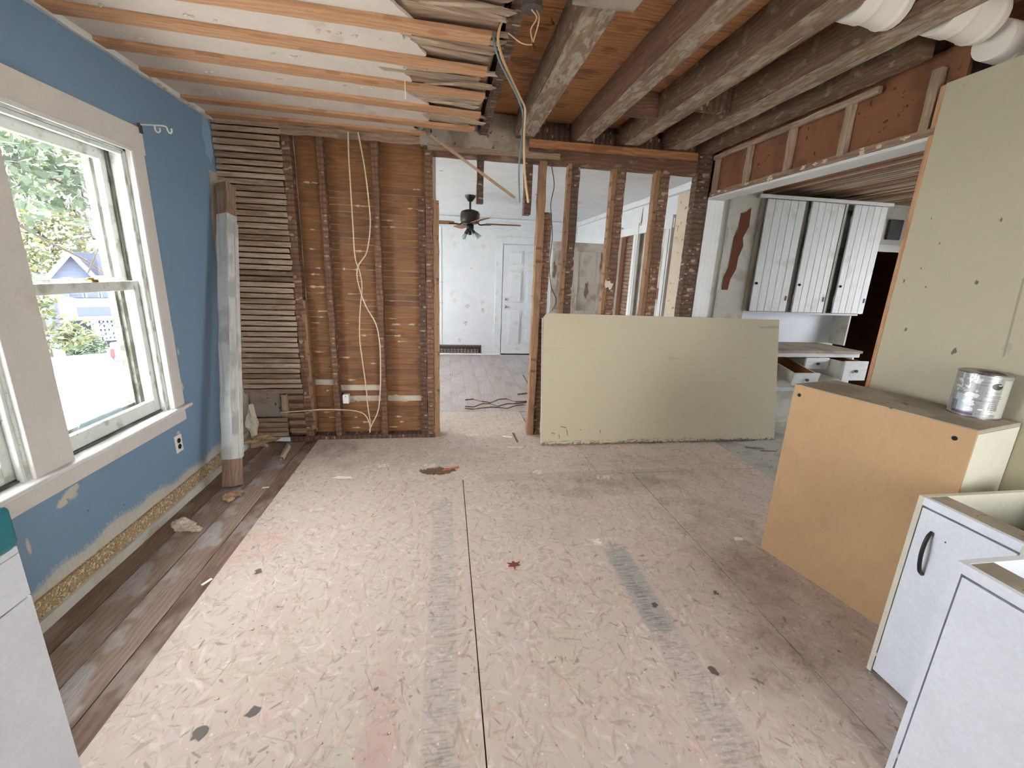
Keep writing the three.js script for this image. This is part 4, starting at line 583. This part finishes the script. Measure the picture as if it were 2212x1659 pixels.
  const drawer = (x0, x1, out, y0, y1, fm) => { const d = new THREE.Group(); d.name = 'drawer'; o.add(d); const z = zl + out; lim('drawer_front', x0, x1, y0, y1, z, z + 0.02, fm, d, { g: 0, r: 0.003 }); lim('drawer_side', x0 + 0.012, x0 + 0.026, y0 + 0.01, y1 - 0.012, z - 0.55, z, M.hutchOld, d, { g: 2 }); lim('drawer_side', x1 - 0.026, x1 - 0.012, y0 + 0.01, y1 - 0.012, z - 0.55, z, M.hutchOld, d, { g: 2 }); lim('drawer_bottom', x0 + 0.026, x1 - 0.026, y0 + 0.012, y0 + 0.02, z - 0.55, z, M.lathBrown3, d, { g: 2 }); lim('drawer_lining', x0 + 0.027, x0 + 0.03, y0 + 0.02, y1 - 0.013, z - 0.55, z - 0.001, M.lathBrown, d, { g: 2 }); lim('drawer_lining', x1 - 0.03, x1 - 0.027, y0 + 0.02, y1 - 0.013, z - 0.55, z - 0.001, M.lathBrown, d, { g: 2 });
    mesh('knob', new THREE.CylinderGeometry(0.016, 0.012, 0.02, 12).rotateX(Math.PI / 2), M.cableGrey, d, (x0 + x1) / 2, (y0 + y1) / 2, z + 0.03); return d; };
  { const d = drawer(3.47, 3.75, 0.25, 0.65, 0.783, M.hutch), pv = new THREE.Vector3(0, 0.783, zl - 0.3); d.position.copy(pv).sub(pv.clone().applyAxisAngle(V(1, 0, 0), 0.2)); d.rotation.x = 0.2; } drawer(3.78, 4.06, 0.0, 0.665, 0.785, M.hutch); drawer(4.08, 4.36, 0.17, 0.58, 0.785, M.hutch);
}

// ---------------------------------------------------------------- far room
{
  const ff = structure('floor_far', 'grey worn floor of the far room');
  for (let i = 0; i < 26; i++) lim('floor_board', -2.4 + i * 0.19, -2.4 + i * 0.19 + 0.188, -0.03, -0.006 + (R() - 0.5) * 0.002, -8.13, -4.62, M.farFloor, ff, { g: 2 });
  lim('floor_board', -2.4, -0.125, -0.03, -0.008, -4.615, -4.03, M.farFloor, ff, { g: 0 }); lim('floor_board', 0.845, 2.4, -0.03, -0.008, -4.615, -3.97, M.farFloor, ff, { g: 0 });
  const r = rngOf(12); for (let k = 0; k < 3; k++) { const pts = []; for (let i = 0; i < 9; i++) pts.push(onY(1005 + i * 18, 866 + k * 9 + (r() - 0.5) * 9 - k * i * 0.4, 0)); for (let i = 0; i < 8; i++) bar('crack', pts[i].setY(-0.004), pts[i + 1].clone().setY(-0.004), 0.015 + r() * 0.015, 0.004, M.oldFloor2, ff); }
  for (const [a, b] of [[[1118, 955 - 0], [1108, 935]], [[1130, 810], [1146, 838]], [[1118, 852], [1146, 849]]]) bar('crack', onY(...a, 0.0), onY(...b, 0.0), 0.02, 0.004, M.oldFloor2, ff);
  const ws = structure('wall_near', 'plaster face of the partition toward the far room'); lim('plaster_skin', -2.6, -0.08, -0.05, 2.6, -4.03, -3.985, M.plasterOld, ws);
  lim('over_header', -0.1, 2.4, 2.46, 2.6, -4.03, -3.975, M.farWall, ws);
  const fw = structure('wall_far', 'white end wall of the far room with grime'); lim('plaster_wall', -2.6, 2.6, 0, 2.7, -8.3, ZF, M.farWall, fw);
  lim('picture_rail', -2.4, 2.42, 2.29, 2.31, ZF, ZF + 0.02, M.farWall, fw, { g: 0 }); lim('cornice', -2.4, 2.42, 2.42, 2.475, ZF, ZF + 0.06, M.farWall, fw, { g: 0, r: 0.02 }); lim('corner_strip', -0.09, -0.07, 0.2, 2.3, ZF, ZF + 0.01, M.farWall, fw, { g: 1 });
  for (const [px, py, s] of [[1005, 698, 0.03], [993, 735, 0.025], [1010, 660, 0.03], [1043, 670, 0.03], [1018, 580, 0.014]]) { const p = onZ(px, py, ZF), g = lump(s, [1, 1, 0.02], px, 0.7, 2); mesh('grime_patch', g, coat([212, 210, 207], { grime: [176, 168, 160], gc: 0.4, ga: 0.9 }), fw, p.x, p.y, ZF); }
  const fc = structure('ceiling_far', 'white ceiling of the far room'); lim('ceiling_board', -2.6, 2.6, 2.475, 2.6, -8.3, -4.03, M.farWall, fc);
  // door with six panels
  const dl = onZ(1081, 765, ZF).x, dw = 0.81, d = structure('door_1', 'white six panel door at the end of the far room');
  lim('door_slab', dl, dl + dw, 0.02, 2.03, ZF + 0.001, ZF + 0.03, M.farWall, d, { g: 1 }); lim('threshold', dl, dl + dw, 0.0, 0.018, ZF, ZF + 0.035, M.bronze, d);
  for (const [y0, y1] of [[0.2, 0.86], [1.0, 1.58], [1.68, 1.93]]) for (const k of [0, 1]) { const x0 = dl + 0.11 + k * 0.33; lim('panel', x0, x0 + 0.26, y0, y1, ZF + 0.03, ZF + 0.044, M.farWall, d, { g: 1, r: 0.006 }); lim('panel_field', x0 + 0.03, x0 + 0.23, y0 + 0.03, y1 - 0.03, ZF + 0.044, ZF + 0.058, M.farWall, d, { g: 1, r: 0.006 }); }
  for (const y of [0.92, 1.06]) mesh('door_knob', new THREE.SphereGeometry(0.026, 14, 10), M.steel, d, dl + 0.06, y, ZF + 0.06);
  lim('door_casing', dl - 0.14, dl - 0.012, 0, 2.15, ZF, ZF + 0.028, M.farWall, d, { g: 1, r: 0.004 }); lim('door_casing', dl - 0.14, dl + dw + 0.14, 2.05, 2.17, ZF, ZF + 0.026, M.farWall, d, { g: 0, r: 0.004 }); lim('door_casing', dl + dw + 0.012, dl + dw + 0.14, 0, 2.15, ZF, ZF + 0.028, M.farWall, d, { g: 1, r: 0.004 });
  const bf = structure('baseboard_far', 'white baseboard beside the far door'); lim('base_board', 0.68, dl - 0.14, 0, 0.16, ZF, ZF + 0.02, M.farWall, bf, { g: 0 }); lim('base_board', -2.4, -1.3, 0, 0.16, ZF, ZF + 0.02, M.farWall, bf, { g: 0 });
  const ht = thing('baseboard_heater', 'rusted open baseboard heater along the far white wall', 'heater', [-0.3, 0, ZF + 0.002]); lim('back_plate', -1.0, 0.97, 0.02, 0.175, 0, 0.01, plain(82, 74, 66, 0.7, 0.3), ht); lim('top_lip', -1.0, 0.97, 0.155, 0.17, 0.01, 0.06, plain(104, 96, 86, 0.7, 0.3), ht); lim('pipe', -1.0, 0.95, 0.06, 0.085, 0.03, 0.05, M.bronze, ht);
  for (let i = 0; i < 44; i++) lim('fin', 0.0 + i * 0.021, 0.006 + i * 0.021, 0.03, 0.09 + R() * 0.02, 0.012, 0.056, i % 3 ? M.plaster : M.steel, ht);
  // right wall of the far room
  const fr = structure('wall_far_right', 'cracked white side wall with stripped openings');
  lim('upper_wall', 2.42, 2.52, 2.1, 2.6, -8.13, -4.03, M.farWall, fr); lim('far_pier', 2.42, 2.52, 0, 2.1, -8.13, -6.35, M.farWall, fr); lim('near_pier', 2.42, 2.52, 0, 2.1, -4.52, -4.03, M.plasterOld, fr); lim('torn_plaster', 2.405, 2.42, 0, 2.48, -4.5, -4.05, coat([206, 190, 168], { grime: [176, 156, 130], gc: 0.5, ga: 0.6, chip: [140, 118, 92], cc: 0.72 }), fr);
  lim('head_trim', 2.395, 2.42, 2.07, 2.17, -6.6, -4.5, M.white, fr, { g: 2, r: 0.004 }); lim('cornice', 2.37, 2.42, 2.4, 2.475, -8.1, -4.1, M.farWall, fr, { g: 2, r: 0.015 });
  for (const z of [-6.0, -5.42, -4.58]) { lim('post_casing', 2.38, 2.42, 0, 2.2, z - 0.06, z + 0.06, M.white, fr, { g: 1, r: 0.005 }); lim('post_bead', 2.37, 2.38, 0, 2.06, z - 0.02, z + 0.035, M.white, fr, { g: 1, r: 0.004 }); }
  for (let y = 0.3; y < 2.08; y += 0.052) lim('lath', 2.5, 2.51, y, y + 0.04, -5.98, -5.5, M.lathGrey2, fr, { g: 2, jit: 0.002 }); lim('lath_back', 2.53, 2.56, 0, 2.1, -6.36, -5.4, M.lathBrown3, fr);
  lim('inner_board', 2.47, 2.5, 0, 2.1, -5.48, -4.62, M.farOld, fr, { g: 1 }); lim('brown_patch', 2.455, 2.469, 1.3, 1.43, -5.12, -4.66, M.brownPaper, fr); lim('board_seam', 2.464, 2.47, 0, 2.1, -4.9, -4.86, M.farWall, fr);
  mesh('crack', slab([[0, 0], [0.02, 0.06], [0.035, 0.22], [0.045, 0.06], [0.03, 0]], 0.003).rotateY(-Math.PI / 2), M.lathBrown3, fr, 2.419, 2.17, -5.4);
  // paneled old doors standing in the room
  const pd = thing('old_panel_door', 'weathered grey white panelled door leaf standing behind the studs', 'door leaf', [1.53, 0, -6.3]); lim('panel_sheet', 0, 0.84, 0, 2.0, -0.035, -0.015, M.farOld, pd, { g: 1 }); for (const [x0, x1] of [[0, 0.09], [0.33, 0.41], [0.72, 0.8]]) lim('stile', x0, x1, 0, 2.0, -0.015, 0.0, M.farOld, pd, { g: 1, r: 0.003 }); for (const [y0, y1] of [[0, 0.2], [0.9, 1.03], [1.88, 2.0]]) lim('rail', 0.0, 0.8, y0, y1, -0.0148, 0.002, M.farOld, pd, { g: 0, r: 0.003 }); for (const [x, y] of [[0.05, 1.6], [0.55, 1.35], [0.76, 1.75]]) mesh('worn_patch', lump(0.05, [0.5, 1.9, 0.05], x * 9, 0.6, 2), M.lathGrey2, pd, x, y, 0.001);
  // left wall of the far room with large windows (outside the frame)
  const fl2 = structure('wall_far_left', 'side wall of the far room with windows'); lim('lower_wall', -2.6, -2.4, 0, 0.7, -8.3, -3.98, M.farWall, fl2); lim('upper_wall', -2.6, -2.4, 2.1, 2.6, -8.3, -3.98, M.farWall, fl2); lim('pier', -2.6, -2.4, 0.7, 2.1, -8.3, -7.6, M.farWall, fl2); lim('pier', -2.6, -2.4, 0.7, 2.1, -6.2, -5.8, M.farWall, fl2); lim('pier', -2.6, -2.4, 0.7, 2.1, -4.4, -3.98, M.farWall, fl2);
  for (const [n, z0, z1] of [['window_3', -7.6, -6.2], ['window_4', -5.8, -4.4]]) { const w = structure(n, 'white framed window lighting the far room'); lim('frame', -2.54, -2.5, 0.7, 0.75, z0, z1, M.white, w, { g: 2 }); lim('frame', -2.54, -2.5, 1.4, 1.45, z0, z1, M.white, w, { g: 2 }); lim('frame', -2.54, -2.5, 2.05, 2.1, z0, z1, M.white, w, { g: 2 }); lim('pane', -2.522, -2.519, 0.75, 2.05, z0, z1, M.glass, w); }
  // ceiling fan
  const fz = -5.9, p0 = onZ(1016, 425, fz), o = thing('ceiling_fan', 'dark bronze ceiling fan with wooden blades and bare bulb', 'ceiling fan', [p0.x, 2.475, fz]);
  const lathe = (n, pts, m, y) => mesh(n, new THREE.LatheGeometry(pts.map(([a, b]) => new THREE.Vector2(a, b)), 28), m, o, 0, y, 0);
  lathe('canopy', [[0.012, -0.075], [0.03, -0.07], [0.068, -0.02], [0.07, 0.0]], M.bronze, 0); mesh('downrod', new THREE.CylinderGeometry(0.013, 0.013, 0.14, 12), M.bronze, o, 0, -0.13, 0);
  lathe('motor', [[0.0, 0.0], [0.06, -0.002], [0.11, -0.02], [0.125, -0.05], [0.125, -0.13], [0.115, -0.16], [0.08, -0.175], [0.0, -0.178]], M.bronze, -0.17); lathe('switch_housing', [[0.0, 0], [0.05, -0.005], [0.05, -0.05], [0.035, -0.075], [0, -0.08]], M.bronze, -0.345);
  for (let i = 0; i < 4; i++) { const a = i * Math.PI / 2 - 0.12 + Math.PI / 2 * 0, b = new THREE.Group(); b.name = 'blade'; o.add(b); b.rotation.y = a + (i % 2 ? 0.35 : 0); b.position.y = -0.34; const s = [[0.2, -0.055], [0.26, -0.065], [0.62, -0.065], [0.66, -0.04], [0.66, 0.04], [0.62, 0.065], [0.26, 0.065], [0.2, 0.055]]; const g = slab(s, 0.007); g.rotateX(-Math.PI / 2 + 0.2); mesh('blade_board', g, M.lathBrown2, b); tube('blade_iron', [V(0.09, 0.02, 0), V(0.13, -0.01, 0), V(0.18, -0.006, 0), V(0.27, -0.004, 0)], 0.01, M.bronze, b, 16, 6); }
  for (const [x, z, rz] of [[-0.04, 0.02, -0.5], [0.045, 0.02, 0.7], [0, -0.05, 0.1]]) { const c = mesh('lamp_socket', new THREE.CylinderGeometry(0.02, 0.024, 0.07, 12), M.bronze, o, x, -0.44, z, 0, 0, rz); if (x < 0) mesh('bulb', new THREE.SphereGeometry(0.026, 14, 10).scale(1, 1.5, 1), M.frost, c, 0, -0.07, 0); else if (x > 0) mesh('glass_shade', new THREE.CylinderGeometry(0.03, 0.055, 0.08, 16, 1, true), M.frost, c, 0, -0.06, 0); }
  tube('pull_chain', [V(-0.05, -0.42, 0.03), V(-0.055, -0.5, 0.03), V(-0.055, -0.57, 0.03)], 0.002, M.steel, o, 8, 4);
}

// ---------------------------------------------------------------- wall behind the camera with its windows
{
  const w = structure('wall_front', 'wall behind the viewer with wide windows'); const y0 = 0.5, y1 = 2.3;
  lim('lower_wall', -1.93, 6.75, -0.1, y0, ZK, ZK + 0.2, M.plaster, w); lim('upper_wall', -1.93, 6.75, y1, 2.9, ZK, ZK + 0.2, M.plaster, w);
  for (const [a, b] of [[-1.93, 1.0], [2.3, 6.75]]) lim('pier', a, b, y0, y1, ZK, ZK + 0.2, M.plaster, w);
  for (const [n, a, b] of [['window_5', 1.0, 2.3]]) { const f = structure(n, 'wide white framed window behind the viewer'); for (const x of [a, (a + b) / 2 - 0.03, b - 0.06]) lim('frame', x, x + 0.06, y0, y1, ZK + 0.07, ZK + 0.12, M.white, f, { g: 1 }); lim('frame', a, b, y0, y0 + 0.06, ZK + 0.07, ZK + 0.12, M.white, f, { g: 0 }); lim('frame', a, b, y1 - 0.06, y1, ZK + 0.07, ZK + 0.12, M.white, f, { g: 0 }); lim('pane', a + 0.06, b - 0.06, y0 + 0.06, y1 - 0.06, ZK + 0.09, ZK + 0.093, M.glass, f); }
}

// ---------------------------------------------------------------- outdoors
{
  const gy = (d) => -0.9 - 3.3 * sst(4, 30, d);
  const g = new THREE.PlaneGeometry(140, 140, 70, 70); g.rotateX(-Math.PI / 2); const p = g.attributes.position; for (let i = 0; i < p.count; i++) p.setY(i, gy(Math.hypot(p.getX(i) + 10, p.getZ(i) + 12) > 0 ? Math.max(0, Math.hypot(p.getX(i), p.getZ(i)) - 3) : 0)); g.computeVertexNormals();
  const t = mesh('ground', g, M.concrete, scene, 0, -0.35, 0); t.userData = { kind: 'structure', label: 'pale bright yard sloping to the street', category: 'ground' };
  const DIST = 36, n = V(0.6, 0, 0.8), e1 = V(0.8, 0, -0.6), base = EYE.clone().addScaledVector(n, -DIST);
  const fac = (px, py, off = 0) => { const d = rayOf(px, py), t2 = (DIST - off) / -d.dot(n); const q = EYE.clone().addScaledVector(d, t2).sub(base); return [q.dot(e1), q.y + base.y]; };
  const h = thing('house', 'pale blue house with white porch across the street', 'house', [base.x, 0, base.z], Math.atan2(0.6, 0.8));
  const siding = coat([70, 78, 96], { grime: [58, 66, 82], rough: 0.8, rep: [0.3, 0.3] }), roofM = plain(54, 60, 72, 0.9), trimW = plain(126, 128, 132, 0.7), dk = plain(36, 44, 52, 0.6), glassM = plain(46, 58, 70, 0.2);  // colours darkened below their real tone to offset the very bright sky light
  const fb = (name, x0, y0, x1, y1, z0, z1, m) => { const a = fac(x0, y0), b = fac(x1, y1); return lim(name, Math.min(a[0], b[0]), Math.max(a[0], b[0]), Math.min(a[1], b[1]), Math.max(a[1], b[1]), z0, z1, m, h); };
  const gy0 = -4.6; { const a = fac(75, 620), b = fac(330, 560); lim('wall', a[0], b[0], gy0, fac(150, 600)[1], -7, -1.6, siding, h); lim('porch_wall', a[0] + 1, b[0], gy0, fac(150, 690)[1], -1.6, -1.5, dk, h); }
  { const l = fac(84, 612), r = fac(222, 600), tp = fac(152, 545); const s = slab([[l[0], l[1]], [r[0], l[1]], [tp[0], tp[1] - 0.1]], 5); mesh('gable', s, siding, h, 0, 0, -6.6); for (const [u, v] of [[l, tp], [r, tp]]) { const m = bar('roof_slope', V(u[0], l[1] - 0.2, -4), V(v[0], v[1], -4), 0.22, 6, trimW, h); } const w = fac(300, 545), rf = slab([[tp[0], l[1] - 0.1], [w[0], l[1] - 0.1], [w[0], tp[1]], [tp[0], tp[1] + 0.1]], 0.3); mesh('main_roof', rf, roofM, h, 0, 0, -6); }
  for (const [x0, x1] of [[148, 180], [188, 216], [222, 242]]) { fb('window', x0, 646, x1, 628, -1.6, -1.52, trimW); fb('pane', x0 + 3, 645, x1 - 3, 629, -1.52, -1.48, glassM); }
  fb('balcony_band', 138, 668, 300, 647, -1.5, 0.2, trimW); { const a = fac(128, 684), b = fac(320, 670); lim('porch_roof', a[0], b[0], a[1], a[1] + 0.55, -1.5, 0.5, roofM, h); lim('fascia', a[0], b[0], a[1] - 0.2, a[1], 0.3, 0.55, trimW, h); }
  for (const x of [138, 202, 262]) { const a = fac(x, 690); lim('porch_post', a[0] - 0.17, a[0] + 0.17, gy0, a[1], 0.1, 0.45, trimW, h); }
  fb('porch_rail', 112, 752, 141, 728, 0.1, 0.3, trimW); fb('porch_base', 141, 780, 320, 745, -0.2, 0.3, trimW);
  { const a = fac(209, 735), b = fac(244, 690); lim('lattice_back', a[0], b[0], a[1], b[1], 0.0, 0.05, glassM, h); for (let i = 0; i <= 5; i++) { const x = a[0] + (b[0] - a[0]) * i / 5; lim('lattice_bar', x - 0.05, x + 0.05, a[1], b[1], 0.05, 0.1, trimW, h); } for (let i = 0; i <= 5; i++) { const y = a[1] + (b[1] - a[1]) * i / 5; lim('lattice_bar', a[0], b[0], y - 0.05, y + 0.05, 0.05, 0.1, trimW, h); } const dm = mesh('lattice_diamond', new THREE.TorusGeometry(0.42, 0.07, 4, 4), trimW, h, (a[0] + b[0]) / 2, (a[1] + b[1]) / 2, 0.12); }
  const at = (px, py, dist) => { const d = rayOf(px, py); return EYE.clone().addScaledVector(d, dist / Math.hypot(d.x, d.z)); };
  { const f = at(146, 665, 33), o = thing('striped_flag', 'red and white striped flag on the porch', 'flag', f.toArray(), Math.atan2(0.6, 0.8)); for (let i = 0; i < 6; i++) lim('stripe', -0.33 + i * 0.11, -0.225 + i * 0.11, -0.55, 0.5, 0, 0.02, i % 2 ? trimW : plain(128, 70, 68, 0.8), o); bar('flag_pole', V(-0.6, 0.75, 0), V(0.45, 0.45, 0), 0.04, 0.04, trimW, o); }
  { const a = at(100, 770, 30), b = at(140, 768, 30), o = thing('picket_railing', 'low white picket railing before the porch', 'railing', [0, 0, 0]); for (let i = 0; i <= 9; i++) { const c = a.clone().lerp(b, i / 9); bar('picket', c.clone().setY(c.y - 0.4), c.clone().setY(c.y + 0.25), 0.07, 0.05, trimW, o); } bar('rail', a.clone().setY(a.y + 0.25), b.clone().setY(b.y + 0.25), 0.1, 0.1, trimW, o); bar('rail', a.clone().setY(a.y - 0.35), b.clone().setY(b.y - 0.35), 0.1, 0.1, trimW, o); }
  { const c = at(255, 763, 27), o = thing('parked_truck', 'rear of a parked grey pickup truck with red tail light', 'truck', [c.x, c.y - 0.9, c.z], Math.atan2(0.6, 0.8)); const bd = plain(74, 84, 96, 0.35, 0.2); mesh('body', bx(4.2, 0.75, 1.7, { r: 0.12 }), bd, o, 1.9, 0.9, -0.4); mesh('cab', bx(1.7, 0.65, 1.5, { r: 0.15 }), plain(70, 84, 98, 0.2), o, 2.4, 1.55, -0.4); mesh('tail_light', bx(0.14, 0.4, 0.16, { r: 0.03 }), M.red, o, -0.2, 1.0, 0.38); mesh('bumper', bx(0.25, 0.18, 1.6, { r: 0.05 }), M.steel, o, -0.28, 0.55, -0.4); for (const x of [0.7, 3.1]) mesh('wheel', new THREE.CylinderGeometry(0.36, 0.36, 0.22, 20).rotateX(Math.PI / 2), M.black, o, x, 0.36, 0.42); }
  lim('street', -1, 1, 0, 0.04, -1, 1, plain(128, 132, 140, 0.9), scene).removeFromParent();
  { const a = at(60, 795, 26), b = at(330, 793, 26), m = bar('street', a.setY(-4.15), b.setY(-4.15), 3.4, 0.16, plain(84, 88, 96, 0.9), scene); m.userData = { kind: 'structure', label: 'grey street strip before the house', category: 'street' }; }
  // foliage: leaves are copies of one small leaf
  const leafG = new THREE.BufferGeometry(); leafG.setAttribute('position', new THREE.Float32BufferAttribute([0, 0, 0, 0.3, 0.08, 0.5, 0, 0, 1, -0.3, 0.08, 0.5], 3)); leafG.setIndex([0, 1, 2, 0, 2, 3]); leafG.computeVertexNormals();
  const leaves = (name, parent, centres, n, size, cols, seed) => {
    const r = rngOf(seed), m = new THREE.InstancedMesh(leafG, new THREE.MeshPhysicalMaterial({ color: 0xffffff, roughness: 0.9, transmission: 0.35, thickness: 0, side: THREE.DoubleSide }), n), q = new THREE.Quaternion(), s = new THREE.Vector3(), c = new THREE.Color(), mt = new THREE.Matrix4(); m.name = name; m.userData.kind = 'stuff';
    for (let i = 0; i < n; i++) { const [x, y, z, rad, ry] = centres[(r() * centres.length) | 0]; const u = V(r() * 2 - 1, r() * 2 - 1, r() * 2 - 1).normalize().multiplyScalar(Math.cbrt(r())); q.setFromEuler(new THREE.Euler(r() * 6.3, r() * 6.3, r() * 6.3)); s.setScalar(size * (0.6 + 0.8 * r())); mt.compose(V(x + u.x * rad, y + u.y * (ry ?? rad), z + u.z * rad), q, s); m.setMatrixAt(i, mt); const k = cols[(r() * cols.length) | 0], v = 0.75 + 0.5 * r(); m.setColorAt(i, c.setRGB(k[0] * v, k[1] * v, k[2] * v)); }
    parent.add(m); return m;
  };
  const bark = plain(58, 52, 46, 0.95);
  const tree = (label, px, py, dist, rad, n, size, cols, seed, group) => { const c = at(px, py, dist), o = thing('leafy_tree', label, 'tree', [0, 0, 0], 0, group), r = rngOf(seed), cs = []; const foot = V(c.x, -4.8, c.z);
    tube('trunk', [foot, foot.clone().lerp(c, 0.6), c], rad * 0.05, bark, o, 12, 8);
    for (let i = 0; i < 9; i++) { const e = V(c.x + (r() - 0.5) * 1.7 * rad, c.y + (r() - 0.4) * 1.5 * rad, c.z + (r() - 0.5) * 1.7 * rad); cs.push([e.x, e.y, e.z, rad * (0.3 + 0.25 * r())]); tube('branch', [foot.clone().lerp(c, 0.55 + 0.3 * r()), c.clone().lerp(e, 0.5).add(V(0, 0.1 * rad, 0)), e], rad * 0.014, bark, o, 10, 5); }
    leaves('foliage', o, cs, n, size, cols, seed + 1); };
  const yel = [[0.075, 0.08, 0.02], [0.06, 0.075, 0.02], [0.085, 0.085, 0.03], [0.04, 0.06, 0.02]], grn = [[0.022, 0.042, 0.018], [0.032, 0.055, 0.026], [0.045, 0.065, 0.03]];
  tree('yellow green leafy tree beside the pale blue house', 30, 500, 46, 7, 5200, 0.4, yel, 201); tree('tall leafy tree rising over the house roof', 150, 400, 56, 8, 3600, 0.42, [...yel, ...grn], 301); tree('small yellow tree at the left end of the porch', 92, 690, 27, 1.5, 1200, 0.26, yel, 401);
  { const o = thing('overhanging_branch', 'thin leafy branches drooping across the upper window', 'branch'); const b = (pts, r) => tube('twig', pts.map(([x, y, d]) => at(x, y, d)), r, bark, o, 24, 5); b([[-160, 300, 8], [-20, 330, 8.3], [80, 370, 8.4], [170, 420, 8.6], [240, 520, 8.8]], 0.02); b([[-60, 420, 8], [30, 480, 8.2], [100, 520, 8.5], [180, 560, 8.7], [240, 600, 8.8]], 0.016); b([[240, 440, 8.6], [215, 530, 8.6], [190, 590, 8.7]], 0.012); b([[120, 260, 8], [150, 350, 8.3], [190, 450, 8.5]], 0.014);
    leaves('foliage', o, [[40, 350], [90, 380], [150, 380], [60, 430], [20, 300], [100, 300], [200, 400]].map(([x, y]) => [...at(x, y, 8.4).toArray(), 0.8, 0.45]), 900, 0.13, grn, 601); }
  { const c = at(172, 752, 31), o = thing('round_shrub', 'round green shrub in front of the porch', 'shrub', [0, 0, 0]); tube('stem', [V(c.x, c.y - 1.4, c.z), c.clone()], 0.06, bark, o, 6, 6); leaves('foliage', o, [[c.x, c.y, c.z, 0.95, 0.75], [c.x + 0.4, c.y - 0.2, c.z - 0.3, 0.7], [c.x - 0.4, c.y - 0.2, c.z + 0.3, 0.7], [c.x + 0.1, c.y + 0.4, c.z, 0.6]], 1500, 0.2, [[0.035, 0.06, 0.03], [0.06, 0.085, 0.045]], 701); }
}
renderer.render(scene, camera);
